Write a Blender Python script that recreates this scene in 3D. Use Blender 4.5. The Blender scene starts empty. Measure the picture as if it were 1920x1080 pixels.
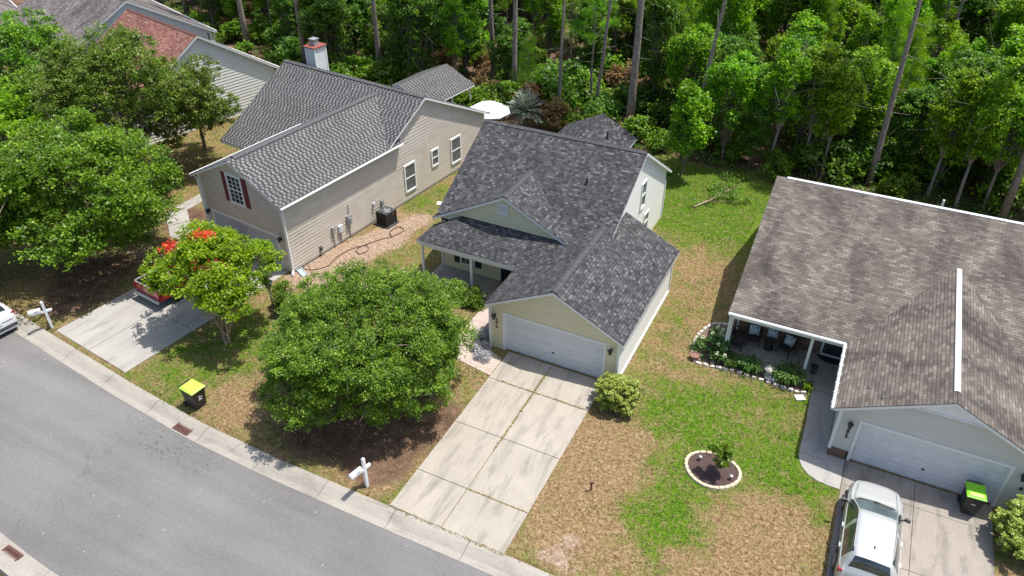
import bpy, math, random
import numpy as np
from mathutils import Vector, Matrix
R = math.radians
rng = np.random.default_rng(7)
random.seed(7)
scn = bpy.context.scene
COL = scn.collection

# ------------------------------------------------------------------ camera
CAMP = (13.048, -24.208, 22.604); PITCH = R(35.149); YAW = R(-26.318); ROLL = R(0.128)
cam_d = bpy.data.cameras.new('camera'); cam = bpy.data.objects.new('camera', cam_d); COL.objects.link(cam)
fw = Vector((math.sin(YAW)*math.cos(PITCH), math.cos(YAW)*math.cos(PITCH), -math.sin(PITCH)))
rt = Vector((math.cos(YAW), -math.sin(YAW), 0)); up = rt.cross(fw)
rt2 = rt*math.cos(ROLL)+up*math.sin(ROLL); up2 = up*math.cos(ROLL)-rt*math.sin(ROLL)
M = Matrix((rt2, up2, -fw)).transposed().to_4x4(); M.translation = Vector(CAMP)
cam.matrix_world = M
cam_d.sensor_fit = 'HORIZONTAL'; cam_d.sensor_width = 36.0; cam_d.lens = 36.0*1430.5/1920.0
cam_d.clip_start = 0.5; cam_d.clip_end = 2000
scn.camera = cam
# ------------------------------------------------------------------ sky, sun, exposure
sun_from = Vector((0.28, 0.20, 1.0)).normalized()
elev = math.asin(sun_from.z); az = math.atan2(sun_from.x, sun_from.y)
w = bpy.data.worlds.new('World'); scn.world = w; w.use_nodes = True
nt = w.node_tree; bg = nt.nodes['Background']
sky = nt.nodes.new('ShaderNodeTexSky'); sky.sky_type = 'NISHITA'; sky.sun_disc = False
sky.sun_elevation = elev; sky.sun_rotation = az; sky.air_density = 1.0; sky.dust_density = 2.5; sky.ozone_density = 1.0
nt.links.new(sky.outputs[0], bg.inputs[0]); bg.inputs[1].default_value = 0.15
sd = bpy.data.lights.new('sun', 'SUN'); sd.energy = 4.8; sd.angle = R(0.55); sd.color = (1.0, 0.95, 0.88)
so = bpy.data.objects.new('sun', sd); COL.objects.link(so)
so.rotation_euler = sun_from.to_track_quat('Z', 'Y').to_euler(); so.location = (0, 0, 60)
scn.view_settings.view_transform = 'Standard'; scn.view_settings.look = 'None'
scn.view_settings.gamma = 1.0; scn.view_settings.exposure = 0.30
scn.view_settings.use_curve_mapping = False

# ------------------------------------------------------------------ material helpers
def new_mat(name):
    m = bpy.data.materials.new(name); m.use_nodes = True
    return m, m.node_tree, m.node_tree.nodes['Principled BSDF']
class NT:
    def __init__(s, nt): s.t = nt
    def n(s, ty, **kw):
        nd = s.t.nodes.new(ty)
        for k, v in kw.items(): setattr(nd, k, v)
        return nd
    def l(s, a, b): s.t.links.new(a, b)
    def m(s, op, a, b=None, c=None, clamp=False):
        nd = s.t.nodes.new('ShaderNodeMath'); nd.operation = op; nd.use_clamp = clamp
        for i, x in enumerate((a, b, c)):
            if x is None: continue
            if isinstance(x, (int, float)): nd.inputs[i].default_value = x
            else: s.t.links.new(x, nd.inputs[i])
        return nd.outputs[0]
    def noise(s, vec, scale, detail=4, rough=0.6, dist=0.0):
        nd = s.t.nodes.new('ShaderNodeTexNoise'); nd.inputs['Scale'].default_value = scale
        nd.inputs['Detail'].default_value = detail; nd.inputs['Roughness'].default_value = rough
        nd.inputs['Distortion'].default_value = dist
        if vec is not None: s.t.links.new(vec, nd.inputs['Vector'])
        return nd.outputs['Fac']
    def ramp(s, fac, stops, interp='LINEAR'):
        nd = s.t.nodes.new('ShaderNodeValToRGB'); cr = nd.color_ramp; cr.interpolation = interp
        while len(cr.elements) > 1: cr.elements.remove(cr.elements[-1])
        for i, (p, c) in enumerate(stops):
            e = cr.elements[0] if i == 0 else cr.elements.new(p)
            e.position = p; e.color = (*c, 1) if len(c) == 3 else c
        s.t.links.new(fac, nd.inputs[0]); return nd.outputs[0]
    def mix(s, fac, a, b, mode='MIX'):
        nd = s.t.nodes.new('ShaderNodeMix'); nd.data_type = 'RGBA'; nd.blend_type = mode
        for i, x in ((0, fac), (6, a), (7, b)):
            if isinstance(x, (int, float)): nd.inputs[i].default_value = x
            elif isinstance(x, tuple): nd.inputs[i].default_value = (*x, 1) if len(x) == 3 else x
            else: s.t.links.new(x, nd.inputs[i])
        return nd.outputs[2]
    def bump(s, h, strength, dist, bs):
        nd = s.t.nodes.new('ShaderNodeBump'); nd.inputs['Strength'].default_value = strength
        nd.inputs['Distance'].default_value = dist; s.t.links.new(h, nd.inputs['Height'])
        s.t.links.new(nd.outputs[0], bs.inputs['Normal'])
    def coord(s, which='Object'):
        return s.t.nodes.new('ShaderNodeTexCoord').outputs[which]
    def mapping(s, vec, scale=(1, 1, 1), rot=(0, 0, 0)):
        nd = s.t.nodes.new('ShaderNodeMapping'); nd.inputs['Scale'].default_value = scale
        nd.inputs['Rotation'].default_value = rot; s.t.links.new(vec, nd.inputs['Vector']); return nd.outputs[0]
    def vec(s, x, y, z=0.0):
        nd = s.t.nodes.new('ShaderNodeCombineXYZ')
        for i, v in enumerate((x, y, z)):
            if isinstance(v, (int, float)): nd.inputs[i].default_value = v
            else: s.t.links.new(v, nd.inputs[i])
        return nd.outputs[0]
def plain(name, col, rough=0.5, var=0.12, scale=6.0, metal=0.0, bump=0.0, spec=0.5):
    m, nt, b = new_mat(name); k = NT(nt)
    f = k.noise(k.coord(), scale, 5, 0.65)
    lo = tuple(c*(1-var) for c in col); hi = tuple(min(1, c*(1+var)) for c in col)
    k.l(k.ramp(f, [(0.3, lo), (0.7, hi)]), b.inputs['Base Color'])
    b.inputs['Roughness'].default_value = rough; b.inputs['Metallic'].default_value = metal
    b.inputs['Specular IOR Level'].default_value = spec
    if bump: k.bump(k.noise(k.coord(), scale*6, 4), bump, 0.01, b)
    return m
def siding_mat(name, col, dirt=0.12, streak=0.0, course=0.2):
    m, nt, b = new_mat(name); k = NT(nt); co = k.coord()
    f = k.noise(k.mapping(co, (0.6, 0.6, 2.2)), 1.3, 5, 0.6)
    dk = tuple(c*(1-dirt*2) for c in col)
    c1 = k.ramp(f, [(0.3, dk), (0.65, col)])
    g = k.noise(co, 30, 2)
    c2 = k.mix(0.10, c1, k.ramp(g, [(0.3, (0.2, 0.2, 0.2)), (0.7, (1, 1, 1))]), 'MULTIPLY')
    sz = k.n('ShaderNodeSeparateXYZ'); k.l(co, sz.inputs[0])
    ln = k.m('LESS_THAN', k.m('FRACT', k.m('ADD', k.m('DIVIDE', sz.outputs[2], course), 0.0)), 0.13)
    c2 = k.mix(k.m('MULTIPLY', ln, 0.30), c2, tuple(x*0.35 for x in col))  # lap shade line of each course painted into the siding colour
    if streak:
        s_ = k.noise(k.mapping(co, (0.5, 0.5, 0.9)), 1.1, 3, 0.5, 2.0)
        c2 = k.mix(k.m('MULTIPLY', k.ramp(s_, [(0.5, (0, 0, 0)), (0.62, (1, 1, 1))]), streak), c2, (0.62, 0.62, 0.58))
    k.l(c2, b.inputs['Base Color']); b.inputs['Roughness'].default_value = 0.5
    b.inputs['Specular IOR Level'].default_value = 0.35
    return m
def shingle_mat(name, stops, course=0.145, tab=0.3, jitter=0.5, line=(0.02, 0.02, 0.02), line_w=0.13, slot=0.0, stain=None, checker=0.0, grit=0.25):
    m, nt, b = new_mat(name); k = NT(nt)
    uv = k.coord('UV'); sp = k.n('ShaderNodeSeparateXYZ'); k.l(uv, sp.inputs[0])
    v = k.m('DIVIDE', sp.outputs[1], course); row = k.m('FLOOR', v); fv = k.m('FRACT', v)
    wn = k.n('ShaderNodeTexWhiteNoise', noise_dimensions='1D'); k.l(row, wn.inputs['W'])
    off = k.m('MULTIPLY', wn.outputs['Value'], 7.3) if not slot else k.m('MULTIPLY', row, 0.5)
    jit = k.m('MULTIPLY', k.noise(k.vec(k.m('MULTIPLY', sp.outputs[0], 2.0), k.m('MULTIPLY', row, 3.7)), 1.0, 1), 0.0 if slot else jitter)
    u = k.m('ADD', k.m('ADD', k.m('DIVIDE', sp.outputs[0], tab), off), jit)
    colr = k.m('FLOOR', u); fu = k.m('FRACT', u)
    w2 = k.n('ShaderNodeTexWhiteNoise', noise_dimensions='2D'); k.l(k.vec(colr, row), w2.inputs['Vector'])
    val = w2.outputs['Value']
    if checker:
        par = k.m('MODULO', k.m('ABSOLUTE', k.m('ADD', colr, row)), 2.0)
        val = k.m('ADD', k.m('MULTIPLY', val, 1-checker), k.m('MULTIPLY', par, checker))
    c = k.ramp(val, stops, 'LINEAR')
    g = k.noise(k.vec(sp.outputs[0], sp.outputs[1]), 55, 3, 0.7)
    c = k.mix(grit, c, k.ramp(g, [(0.3, (0.35, 0.35, 0.35)), (0.7, (1.3, 1.3, 1.3))]), 'MULTIPLY')
    ln = k.m('LESS_THAN', fv, line_w)  # shadow of the shingle thickness, painted in as a dark course line
    if slot: ln = k.m('MAXIMUM', ln, k.m('LESS_THAN', fu, slot))
    c = k.mix(k.m('MULTIPLY', ln, 0.75), c, line)
    if stain:
        s1 = k.noise(k.vec(k.m('MULTIPLY', sp.outputs[0], 0.55), k.m('MULTIPLY', sp.outputs[1], 0.22)), 1.0, 6, 0.62, 0.6)
        c = k.mix(k.ramp(s1, [(0.42, (0, 0, 0)), (0.68, (1, 1, 1))]), c, k.mix(1.0, c, stain, 'MULTIPLY'))
    s2 = k.noise(k.vec(sp.outputs[0], sp.outputs[1]), 0.35, 3)
    c = k.mix(0.5, c, k.ramp(s2, [(0.3, (0.75, 0.75, 0.75)), (0.7, (1.15, 1.15, 1.15))]), 'MULTIPLY')
    k.l(c, b.inputs['Base Color']); b.inputs['Roughness'].default_value = 0.85
    b.inputs['Specular IOR Level'].default_value = 0.3
    k.bump(k.m('ADD', k.m('SUBTRACT', 1.0, fv), k.m('MULTIPLY', val, 0.7)), 0.6, 0.012, b)
    return m
def leaf_mat(name, stops, trans=0.3, rough=0.45):
    m = bpy.data.materials.new(name); m.use_nodes = True; nt = m.node_tree; nt.nodes.clear(); k = NT(nt)
    at = k.n('ShaderNodeAttribute', attribute_name='v')
    oi = k.n('ShaderNodeObjectInfo')
    c = k.ramp(at.outputs['Fac'], stops)
    hsv = k.n('ShaderNodeHueSaturation')
    k.l(k.m('ADD', 0.485, k.m('MULTIPLY', oi.outputs['Random'], 0.03)), hsv.inputs['Hue'])
    k.l(k.m('ADD', 0.85, k.m('MULTIPLY', oi.outputs['Random'], 0.3)), hsv.inputs['Value']); k.l(c, hsv.inputs['Color'])
    c = hsv.outputs[0]
    p = k.n('ShaderNodeBsdfPrincipled'); k.l(c, p.inputs['Base Color']); p.inputs['Roughness'].default_value = rough
    p.inputs['Specular IOR Level'].default_value = 0.4
    t = k.n('ShaderNodeBsdfTranslucent')
    k.l(k.mix(1.0, c, (1.25, 1.3, 0.5), 'MULTIPLY'), t.inputs['Color'])
    mx = k.n('ShaderNodeMixShader'); mx.inputs[0].default_value = trans
    k.l(p.outputs[0], mx.inputs[1]); k.l(t.outputs[0], mx.inputs[2])
    o = k.n('ShaderNodeOutputMaterial'); k.l(mx.outputs[0], o.inputs[0])
    return m
def glass_mat(name, tint=(0.03, 0.035, 0.04), rough=0.05):
    m, nt, b = new_mat(name); k = NT(nt)
    f = k.noise(k.coord(), 1.3, 2)
    k.l(k.ramp(f, [(0.35, tuple(c*0.6 for c in tint)), (0.65, tuple(c*1.8 for c in tint))]), b.inputs['Base Color'])
    b.inputs['Roughness'].default_value = rough; b.inputs['Specular IOR Level'].default_value = 0.9
    b.inputs['Coat Weight'].default_value = 0.6; b.inputs['Coat Roughness'].default_value = 0.02
    return m
def paint_mat(name, col, rough=0.3, metal=0.0, coat=0.8):
    m, nt, b = new_mat(name); k = NT(nt)
    f = k.noise(k.coord(), 2.0, 5)
    k.l(k.ramp(f, [(0.3, tuple(c*0.93 for c in col)), (0.7, col)]), b.inputs['Base Color'])
    b.inputs['Roughness'].default_value = rough; b.inputs['Metallic'].default_value = metal
    b.inputs['Coat Weight'].default_value = coat; b.inputs['Coat Roughness'].default_value = 0.06
    return m

MT = {}
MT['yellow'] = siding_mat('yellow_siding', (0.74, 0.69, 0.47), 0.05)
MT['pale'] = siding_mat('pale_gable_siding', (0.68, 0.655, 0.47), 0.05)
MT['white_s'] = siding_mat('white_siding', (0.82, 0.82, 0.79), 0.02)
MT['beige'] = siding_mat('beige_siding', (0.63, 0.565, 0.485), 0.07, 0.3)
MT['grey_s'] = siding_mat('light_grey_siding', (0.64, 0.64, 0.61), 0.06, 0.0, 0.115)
MT['far_s'] = siding_mat('far_white_siding', (0.72, 0.73, 0.72), 0.05)
MT['trim'] = plain('white_trim', (0.74, 0.76, 0.76), 0.45, 0.05, 3)
MT['trimgrey'] = plain('grey_white_trim', (0.55, 0.58, 0.60), 0.5, 0.08, 3)
MT['door'] = plain('garage_door_white', (0.66, 0.68, 0.70), 0.45, 0.06, 1.5)
MT['doorgrey'] = plain('garage_door_grey', (0.50, 0.51, 0.53), 0.5, 0.06, 1.5)
MT['black'] = plain('black_metal', (0.02, 0.02, 0.022), 0.45, 0.3)
MT['darkgrey'] = plain('dark_grey', (0.06, 0.065, 0.07), 0.5, 0.2)
MT['grey'] = plain('grey_metal', (0.33, 0.35, 0.37), 0.45, 0.1, metal=0.3)
MT['maroon'] = plain('maroon_shutter', (0.16, 0.035, 0.045), 0.55, 0.15)
MT['glass'] = glass_mat('window_glass')
MT['carglass'] = glass_mat('car_glass', (0.02, 0.03, 0.035))
MT['carglassg'] = glass_mat('car_windshield', (0.07, 0.10, 0.10))
MT['curtain'] = plain('dark_screen', (0.12, 0.13, 0.14), 0.4, 0.3, 3)
MT['roof_main'] = shingle_mat('charcoal_shingles', [(0, (0.030, 0.031, 0.034)), (0.3, (0.050, 0.051, 0.056)), (0.6, (0.070, 0.071, 0.076)), (0.85, (0.088, 0.088, 0.093)), (1, (0.145, 0.143, 0.145))], 0.14, 0.16, jitter=0.2, line_w=0.2)
MT['roof_left'] = shingle_mat('grey_dash_shingles', [(0, (0.04, 0.041, 0.044)), (0.42, (0.055, 0.055, 0.057)), (0.50, (0.14, 0.14, 0.142)), (1, (0.22, 0.22, 0.22))], 0.17, 0.14, jitter=0.0, checker=0.55, line=(0.05, 0.05, 0.053), line_w=0.26)
MT['roof_right'] = shingle_mat('brown_shingles', [(0, (0.125, 0.106, 0.092)), (0.5, (0.178, 0.153, 0.133)), (0.85, (0.215, 0.187, 0.164)), (1, (0.27, 0.237, 0.206))], 0.135, 0.28, line=(0.055, 0.045, 0.04), line_w=0.17, slot=0.055, grit=0.35, stain=(0.34, 0.33, 0.35))
MT['roof_red'] = shingle_mat('red_brown_shingles', [(0, (0.17, 0.07, 0.055)), (0.5, (0.26, 0.12, 0.095)), (1, (0.34, 0.18, 0.14))], 0.17, 0.3, line=(0.08, 0.04, 0.035), line_w=0.25)
MT['roof_old'] = shingle_mat('weathered_shingles', [(0, (0.13, 0.115, 0.11)), (1, (0.26, 0.23, 0.22))], 0.17, 0.3, line=(0.09, 0.08, 0.08), line_w=0.2, stain=(0.4, 0.38, 0.4))
MT['roof_dark'] = shingle_mat('black_shingles', [(0, (0.025, 0.026, 0.03)), (0.7, (0.05, 0.05, 0.058)), (1, (0.12, 0.12, 0.13))], 0.16, 0.28)
MT['ridge'] = plain('ridge_cap_shingle', (0.085, 0.085, 0.09), 0.85, 0.35, 7)
MT['ridgedark'] = plain('ridge_cap_charcoal', (0.060, 0.060, 0.066), 0.85, 0.45, 7)
MT['brick'] = plain('brick', (0.19, 0.11, 0.08), 0.8, 0.4, 9)
MT['bark'] = plain('bark', (0.16, 0.125, 0.10), 0.9, 0.45, 5, bump=0.6)
MT['pinebark'] = plain('pine_bark', (0.24, 0.20, 0.175), 0.9, 0.45, 6, bump=0.8)
MT['barklight'] = plain('smooth_bark', (0.36, 0.27, 0.20), 0.8, 0.3, 4)
MT['lime'] = plain('lime_plastic', (0.20, 0.62, 0.02), 0.4, 0.06, 3)
MT['limepale'] = plain('faded_lime_plastic', (0.42, 0.66, 0.08), 0.5, 0.08, 3)
MT['yellowlabel'] = plain('yellow_label', (0.75, 0.72, 0.20), 0.5, 0.05, 3)
MT['binblack'] = plain('bin_black', (0.022, 0.023, 0.022), 0.5, 0.2)
MT['white'] = plain('white_plastic', (0.80, 0.81, 0.82), 0.4, 0.03)
MT['stone'] = plain('edging_stone', (0.56, 0.47, 0.34), 0.85, 0.2, 8, bump=0.4)
MT['whitestone'] = plain('white_stone', (0.58, 0.54, 0.48), 0.85, 0.25, 8, bump=0.4)
MT['terra'] = plain('terracotta', (0.24, 0.12, 0.09), 0.7, 0.2)
MT['wicker'] = plain('dark_wicker', (0.028, 0.02, 0.017), 0.6, 0.4, 20)
MT['umb'] = plain('umbrella_cloth', (0.74, 0.76, 0.78), 0.7, 0.05, 3)
MT['rubber'] = plain('tyre_rubber', (0.02, 0.02, 0.02), 0.8, 0.2)
MT['rim'] = plain('wheel_rim', (0.45, 0.46, 0.48), 0.3, 0.1, metal=0.8)
MT['silver'] = paint_mat('silver_paint', (0.50, 0.52, 0.51), 0.33, 0.3)
MT['whitepaint'] = paint_mat('white_paint', (0.74, 0.77, 0.80), 0.35)
MT['redpaint'] = paint_mat('red_paint', (0.36, 0.012, 0.02), 0.35)
MT['redlens'] = paint_mat('red_lens', (0.35, 0.01, 0.02), 0.2)
MT['lens'] = paint_mat('clear_lens', (0.6, 0.62, 0.65), 0.15)
MT['hose'] = plain('brown_hose', (0.10, 0.05, 0.04), 0.6, 0.2)
MT['rust'] = plain('rusty_iron', (0.12, 0.055, 0.045), 0.8, 0.35, 12)
MT['redbrown'] = plain('red_cap', (0.27, 0.075, 0.06), 0.6, 0.2)
MT['splash'] = plain('pale_blue_plastic', (0.36, 0.47, 0.50), 0.6, 0.1)
MT['mulch'] = plain('dark_mulch', (0.075, 0.047, 0.042), 0.95, 0.7, 22, bump=1.0)
MT['mulchlight'] = plain('pale_mulch', (0.16, 0.105, 0.085), 0.95, 0.75, 20, bump=1.0)

def concrete_mat(name, base, stain=0.5, stainscale=(1.6, 0.35)):
    m, nt, b = new_mat(name); k = NT(nt); co = k.coord()
    a = k.noise(co, 0.55, 6, 0.65, 0.4); f = k.noise(co, 26, 4, 0.75)
    st = k.noise(k.mapping(co, (stainscale[0], stainscale[1], 1)), 1.3, 6, 0.68, 0.5)
    c = k.ramp(a, [(0.3, tuple(x*0.82 for x in base)), (0.7, base)])
    c = k.mix(0.42, c, k.ramp(f, [(0.32, (0.5, 0.5, 0.5)), (0.68, (1.25, 1.25, 1.25))]), 'MULTIPLY')
    c = k.mix(k.m('MULTIPLY', k.ramp(st, [(0.50, (0, 0, 0)), (0.68, (1, 1, 1))]), stain), c, tuple(x*0.40 for x in base))
    sp = k.noise(co, 6.5, 3, 0.8)
    c = k.mix(k.m('MULTIPLY', k.ramp(sp, [(0.62, (0, 0, 0)), (0.72, (1, 1, 1))]), 0.35), c, tuple(x*0.5 for x in base))
    k.l(c, b.inputs['Base Color']); b.inputs['Roughness'].default_value = 0.9; b.inputs['Specular IOR Level'].default_value = 0.2
    k.bump(f, 0.3, 0.01, b)
    return m
MT['conc'] = concrete_mat('stained_concrete', (0.415, 0.38, 0.325), 0.6)
MT['conc_clean'] = concrete_mat('clean_concrete', (0.41, 0.395, 0.37), 0.45)
MT['conc_dark'] = concrete_mat('dark_stained_concrete', (0.35, 0.315, 0.28), 0.7)
MT['walkpink'] = concrete_mat('pinkish_walk', (0.52, 0.43, 0.38), 0.3)
MT['kerb'] = concrete_mat('kerb_concrete', (0.38, 0.355, 0.315), 0.5, (0.4, 1.5))
def asphalt_mat():
    m, nt, b = new_mat('aged_asphalt'); k = NT(nt); co = k.coord()
    a = k.noise(co, 0.22, 5, 0.6, 0.3); f = k.noise(co, 34, 3, 0.8); g = k.noise(co, 9, 4, 0.7)
    c = k.ramp(a, [(0.3, (0.158, 0.155, 0.154)), (0.7, (0.198, 0.194, 0.193))])
    c = k.mix(0.5, c, k.ramp(f, [(0.3, (0.45, 0.45, 0.45)), (0.7, (1.4, 1.4, 1.4))]), 'MULTIPLY')
    c = k.mix(0.35, c, k.ramp(g, [(0.3, (0.75, 0.75, 0.75)), (0.7, (1.15, 1.15, 1.15))]), 'MULTIPLY')
    st = k.noise(co, 0.8, 5, 0.75, 1.0)
    c = k.mix(k.m('MULTIPLY', k.ramp(st, [(0.66, (0, 0, 0)), (0.74, (1, 1, 1))]), 0.3), c, (0.08, 0.08, 0.085))
    vo = k.n('ShaderNodeTexVoronoi'); vo.inputs['Scale'].default_value = 1.4; k.l(co, vo.inputs['Vector'])
    c = k.mix(k.m('LESS_THAN', vo.outputs['Distance'], 0.035), c, (0.45, 0.44, 0.42))
    v2 = k.n('ShaderNodeTexVoronoi', feature='DISTANCE_TO_EDGE'); v2.inputs['Scale'].default_value = 0.22
    wob = k.n('ShaderNodeVectorMath', operation='ADD'); k.l(co, wob.inputs[0]); nz_ = k.n('ShaderNodeTexNoise'); nz_.inputs['Scale'].default_value = 1.2; nz_.inputs['Detail'].default_value = 5; k.l(co, nz_.inputs['Vector']); k.l(nz_.outputs['Color'], wob.inputs[1]); k.l(wob.outputs[0], v2.inputs['Vector'])
    crack = k.m('MULTIPLY', k.m('LESS_THAN', v2.outputs['Distance'], 0.004), k.ramp(k.noise(co, 0.12, 2), [(0.48, (0, 0, 0)), (0.56, (1, 1, 1))]))
    c = k.mix(k.m('MULTIPLY', crack, 0.22), c, (0.06, 0.06, 0.06))
    lane = k.noise(k.mapping(co, (0.05, 0.75, 1), (0, 0, R(3))), 1.0, 3, 0.6)
    c = k.mix(0.8, c, k.ramp(lane, [(0.35, (0.86, 0.86, 0.86)), (0.65, (1.12, 1.12, 1.11))]), 'MULTIPLY')
    k.l(c, b.inputs['Base Color']); b.inputs['Roughness'].default_value = 0.92; b.inputs['Specular IOR Level'].default_value = 0.2
    k.bump(f, 0.4, 0.01, b)
    return m
MT['asphalt'] = asphalt_mat()
def ground_mat():
    m, nt, b = new_mat('lawn_and_litter'); k = NT(nt); co = k.coord()
    at = k.n('ShaderNodeAttribute', attribute_name='mask'); sp = k.n('ShaderNodeSeparateColor'); k.l(at.outputs['Color'], sp.inputs[0])
    gr, dirt, lit = sp.outputs[0], sp.outputs[1], sp.outputs[2]
    n1 = k.noise(co, 1.3, 6, 0.7, 0.4); n2 = k.noise(co, 7.0, 5, 0.8, 0.6); n3 = k.noise(co, 24, 4, 0.8)
    straw = k.ramp(n2, [(0.34, (0.10, 0.065, 0.032)), (0.5, (0.26, 0.175, 0.09)), (0.64, (0.47, 0.345, 0.225))])
    green = k.ramp(n2, [(0.28, (0.03, 0.08, 0.005)), (0.5, (0.085, 0.175, 0.010)), (0.74, (0.22, 0.27, 0.03))])
    gm = k.m('ADD', gr, k.m('ADD', k.m('MULTIPLY', k.m('SUBTRACT', n1, 0.5), 2.3), k.m('MULTIPLY', k.m('SUBTRACT', n2, 0.5), 1.6)))
    gmr = k.ramp(gm, [(0.18, (0, 0, 0)), (0.85, (1, 1, 1))])
    c = k.mix(gmr, straw, green)
    dcol = k.ramp(n2, [(0.3, (0.16, 0.10, 0.07)), (0.5, (0.36, 0.26, 0.19)), (0.72, (0.60, 0.50, 0.41))])
    dm = k.m('ADD', dirt, k.m('MULTIPLY', k.m('SUBTRACT', n1, 0.5), 1.4))
    c = k.mix(k.ramp(dm, [(0.42, (0, 0, 0)), (0.6, (1, 1, 1))]), c, dcol)
    n4 = k.noise(co, 3.1, 5, 0.75, 0.8)
    c = k.mix(k.m('MULTIPLY', k.ramp(n4, [(0.50, (0, 0, 0)), (0.62, (1, 1, 1))]), 0.55), c, k.ramp(n2, [(0.3, (0.16, 0.095, 0.05)), (0.7, (0.40, 0.28, 0.18))]))
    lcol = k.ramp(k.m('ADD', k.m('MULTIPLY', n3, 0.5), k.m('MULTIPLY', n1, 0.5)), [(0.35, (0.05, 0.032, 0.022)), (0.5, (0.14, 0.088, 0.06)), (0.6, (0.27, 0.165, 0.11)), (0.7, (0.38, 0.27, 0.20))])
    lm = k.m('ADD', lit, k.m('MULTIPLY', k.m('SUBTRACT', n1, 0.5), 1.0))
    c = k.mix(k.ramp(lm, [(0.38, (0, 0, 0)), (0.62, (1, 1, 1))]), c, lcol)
    c = k.mix(0.65, c, k.ramp(n3, [(0.3, (0.3, 0.3, 0.3)), (0.7, (1.4, 1.4, 1.4))]), 'MULTIPLY')
    k.l(c, b.inputs['Base Color']); b.inputs['Roughness'].default_value = 0.95; b.inputs['Specular IOR Level'].default_value = 0.1
    k.bump(k.m('ADD', n3, n2), 0.8, 0.04, b)
    return m
MT['ground'] = ground_mat()
G = lambda *c: c
MT['leaf_round'] = leaf_mat('round_tree_leaves', [(0, (0.035, 0.08, 0.006)), (0.5, (0.14, 0.24, 0.016)), (0.85, (0.28, 0.39, 0.035)), (1, (0.46, 0.54, 0.15))], 0.36)
MT['leaf_oak'] = leaf_mat('oak_leaves', [(0, (0.04, 0.095, 0.006)), (0.5, (0.135, 0.26, 0.013)), (1, (0.33, 0.50, 0.035))], 0.38)
MT['leaf_myrtle'] = leaf_mat('myrtle_leaves', [(0, (0.04, 0.085, 0.008)), (0.5, (0.14, 0.23, 0.022)), (0.78, (0.25, 0.33, 0.05)), (0.9, (0.36, 0.27, 0.17)), (1, (0.45, 0.34, 0.24))], 0.38)
MT['leaf_lime'] = leaf_mat('lime_leaves', [(0, (0.07, 0.16, 0.006)), (0.5, (0.24, 0.44, 0.014)), (1, (0.46, 0.64, 0.03))], 0.48)
MT['leaf_gum'] = leaf_mat('bright_wood_leaves', [(0, (0.07, 0.17, 0.008)), (0.5, (0.21, 0.40, 0.014)), (1, (0.42, 0.62, 0.03))], 0.45)
MT['leaf_dark'] = leaf_mat('dark_wood_leaves', [(0, (0.04, 0.115, 0.012)), (0.5, (0.11, 0.24, 0.024)), (1, (0.25, 0.43, 0.05))], 0.42)
MT['leaf_pine'] = leaf_mat('pine_needles', [(0, (0.07, 0.17, 0.01)), (0.5, (0.20, 0.38, 0.015)), (1, (0.34, 0.52, 0.035))], 0.45)
MT['leaf_palm'] = leaf_mat('palm_fronds', [(0, (0.20, 0.25, 0.20)), (1, (0.42, 0.48, 0.40))], 0.2)
MT['leaf_bush'] = leaf_mat('clipped_bush_leaves', [(0, (0.16, 0.25, 0.03)), (0.5, (0.36, 0.46, 0.08)), (1, (0.66, 0.70, 0.28))], 0.3)
MT['leaf_autumn'] = leaf_mat('brown_leaves', [(0, (0.14, 0.07, 0.03)), (0.5, (0.25, 0.15, 0.06)), (1, (0.36, 0.27, 0.10))], 0.3)
MT['leaf_lily'] = leaf_mat('lily_leaves', [(0, (0.05, 0.12, 0.02)), (1, (0.13, 0.24, 0.05))], 0.3)
MT['grassblade'] = leaf_mat('grass_blades', [(0, (0.035, 0.11, 0.004)), (0.3, (0.07, 0.17, 0.008)), (0.48, (0.17, 0.22, 0.022)), (0.56, (0.32, 0.22, 0.09)), (1, (0.48, 0.33, 0.18))], 0.25, 0.7)
MT['petal_red'] = leaf_mat('red_blossom', [(0, (0.55, 0.02, 0.012)), (1, (0.78, 0.07, 0.03))], 0.3)
MT['petal_white'] = leaf_mat('white_blossom', [(0, (0.62, 0.62, 0.42)), (1, (0.8, 0.8, 0.66))], 0.3)
MT['petal_grey'] = leaf_mat('silver_leaves', [(0, (0.25, 0.25, 0.30)), (1, (0.55, 0.55, 0.62))], 0.2)

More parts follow.
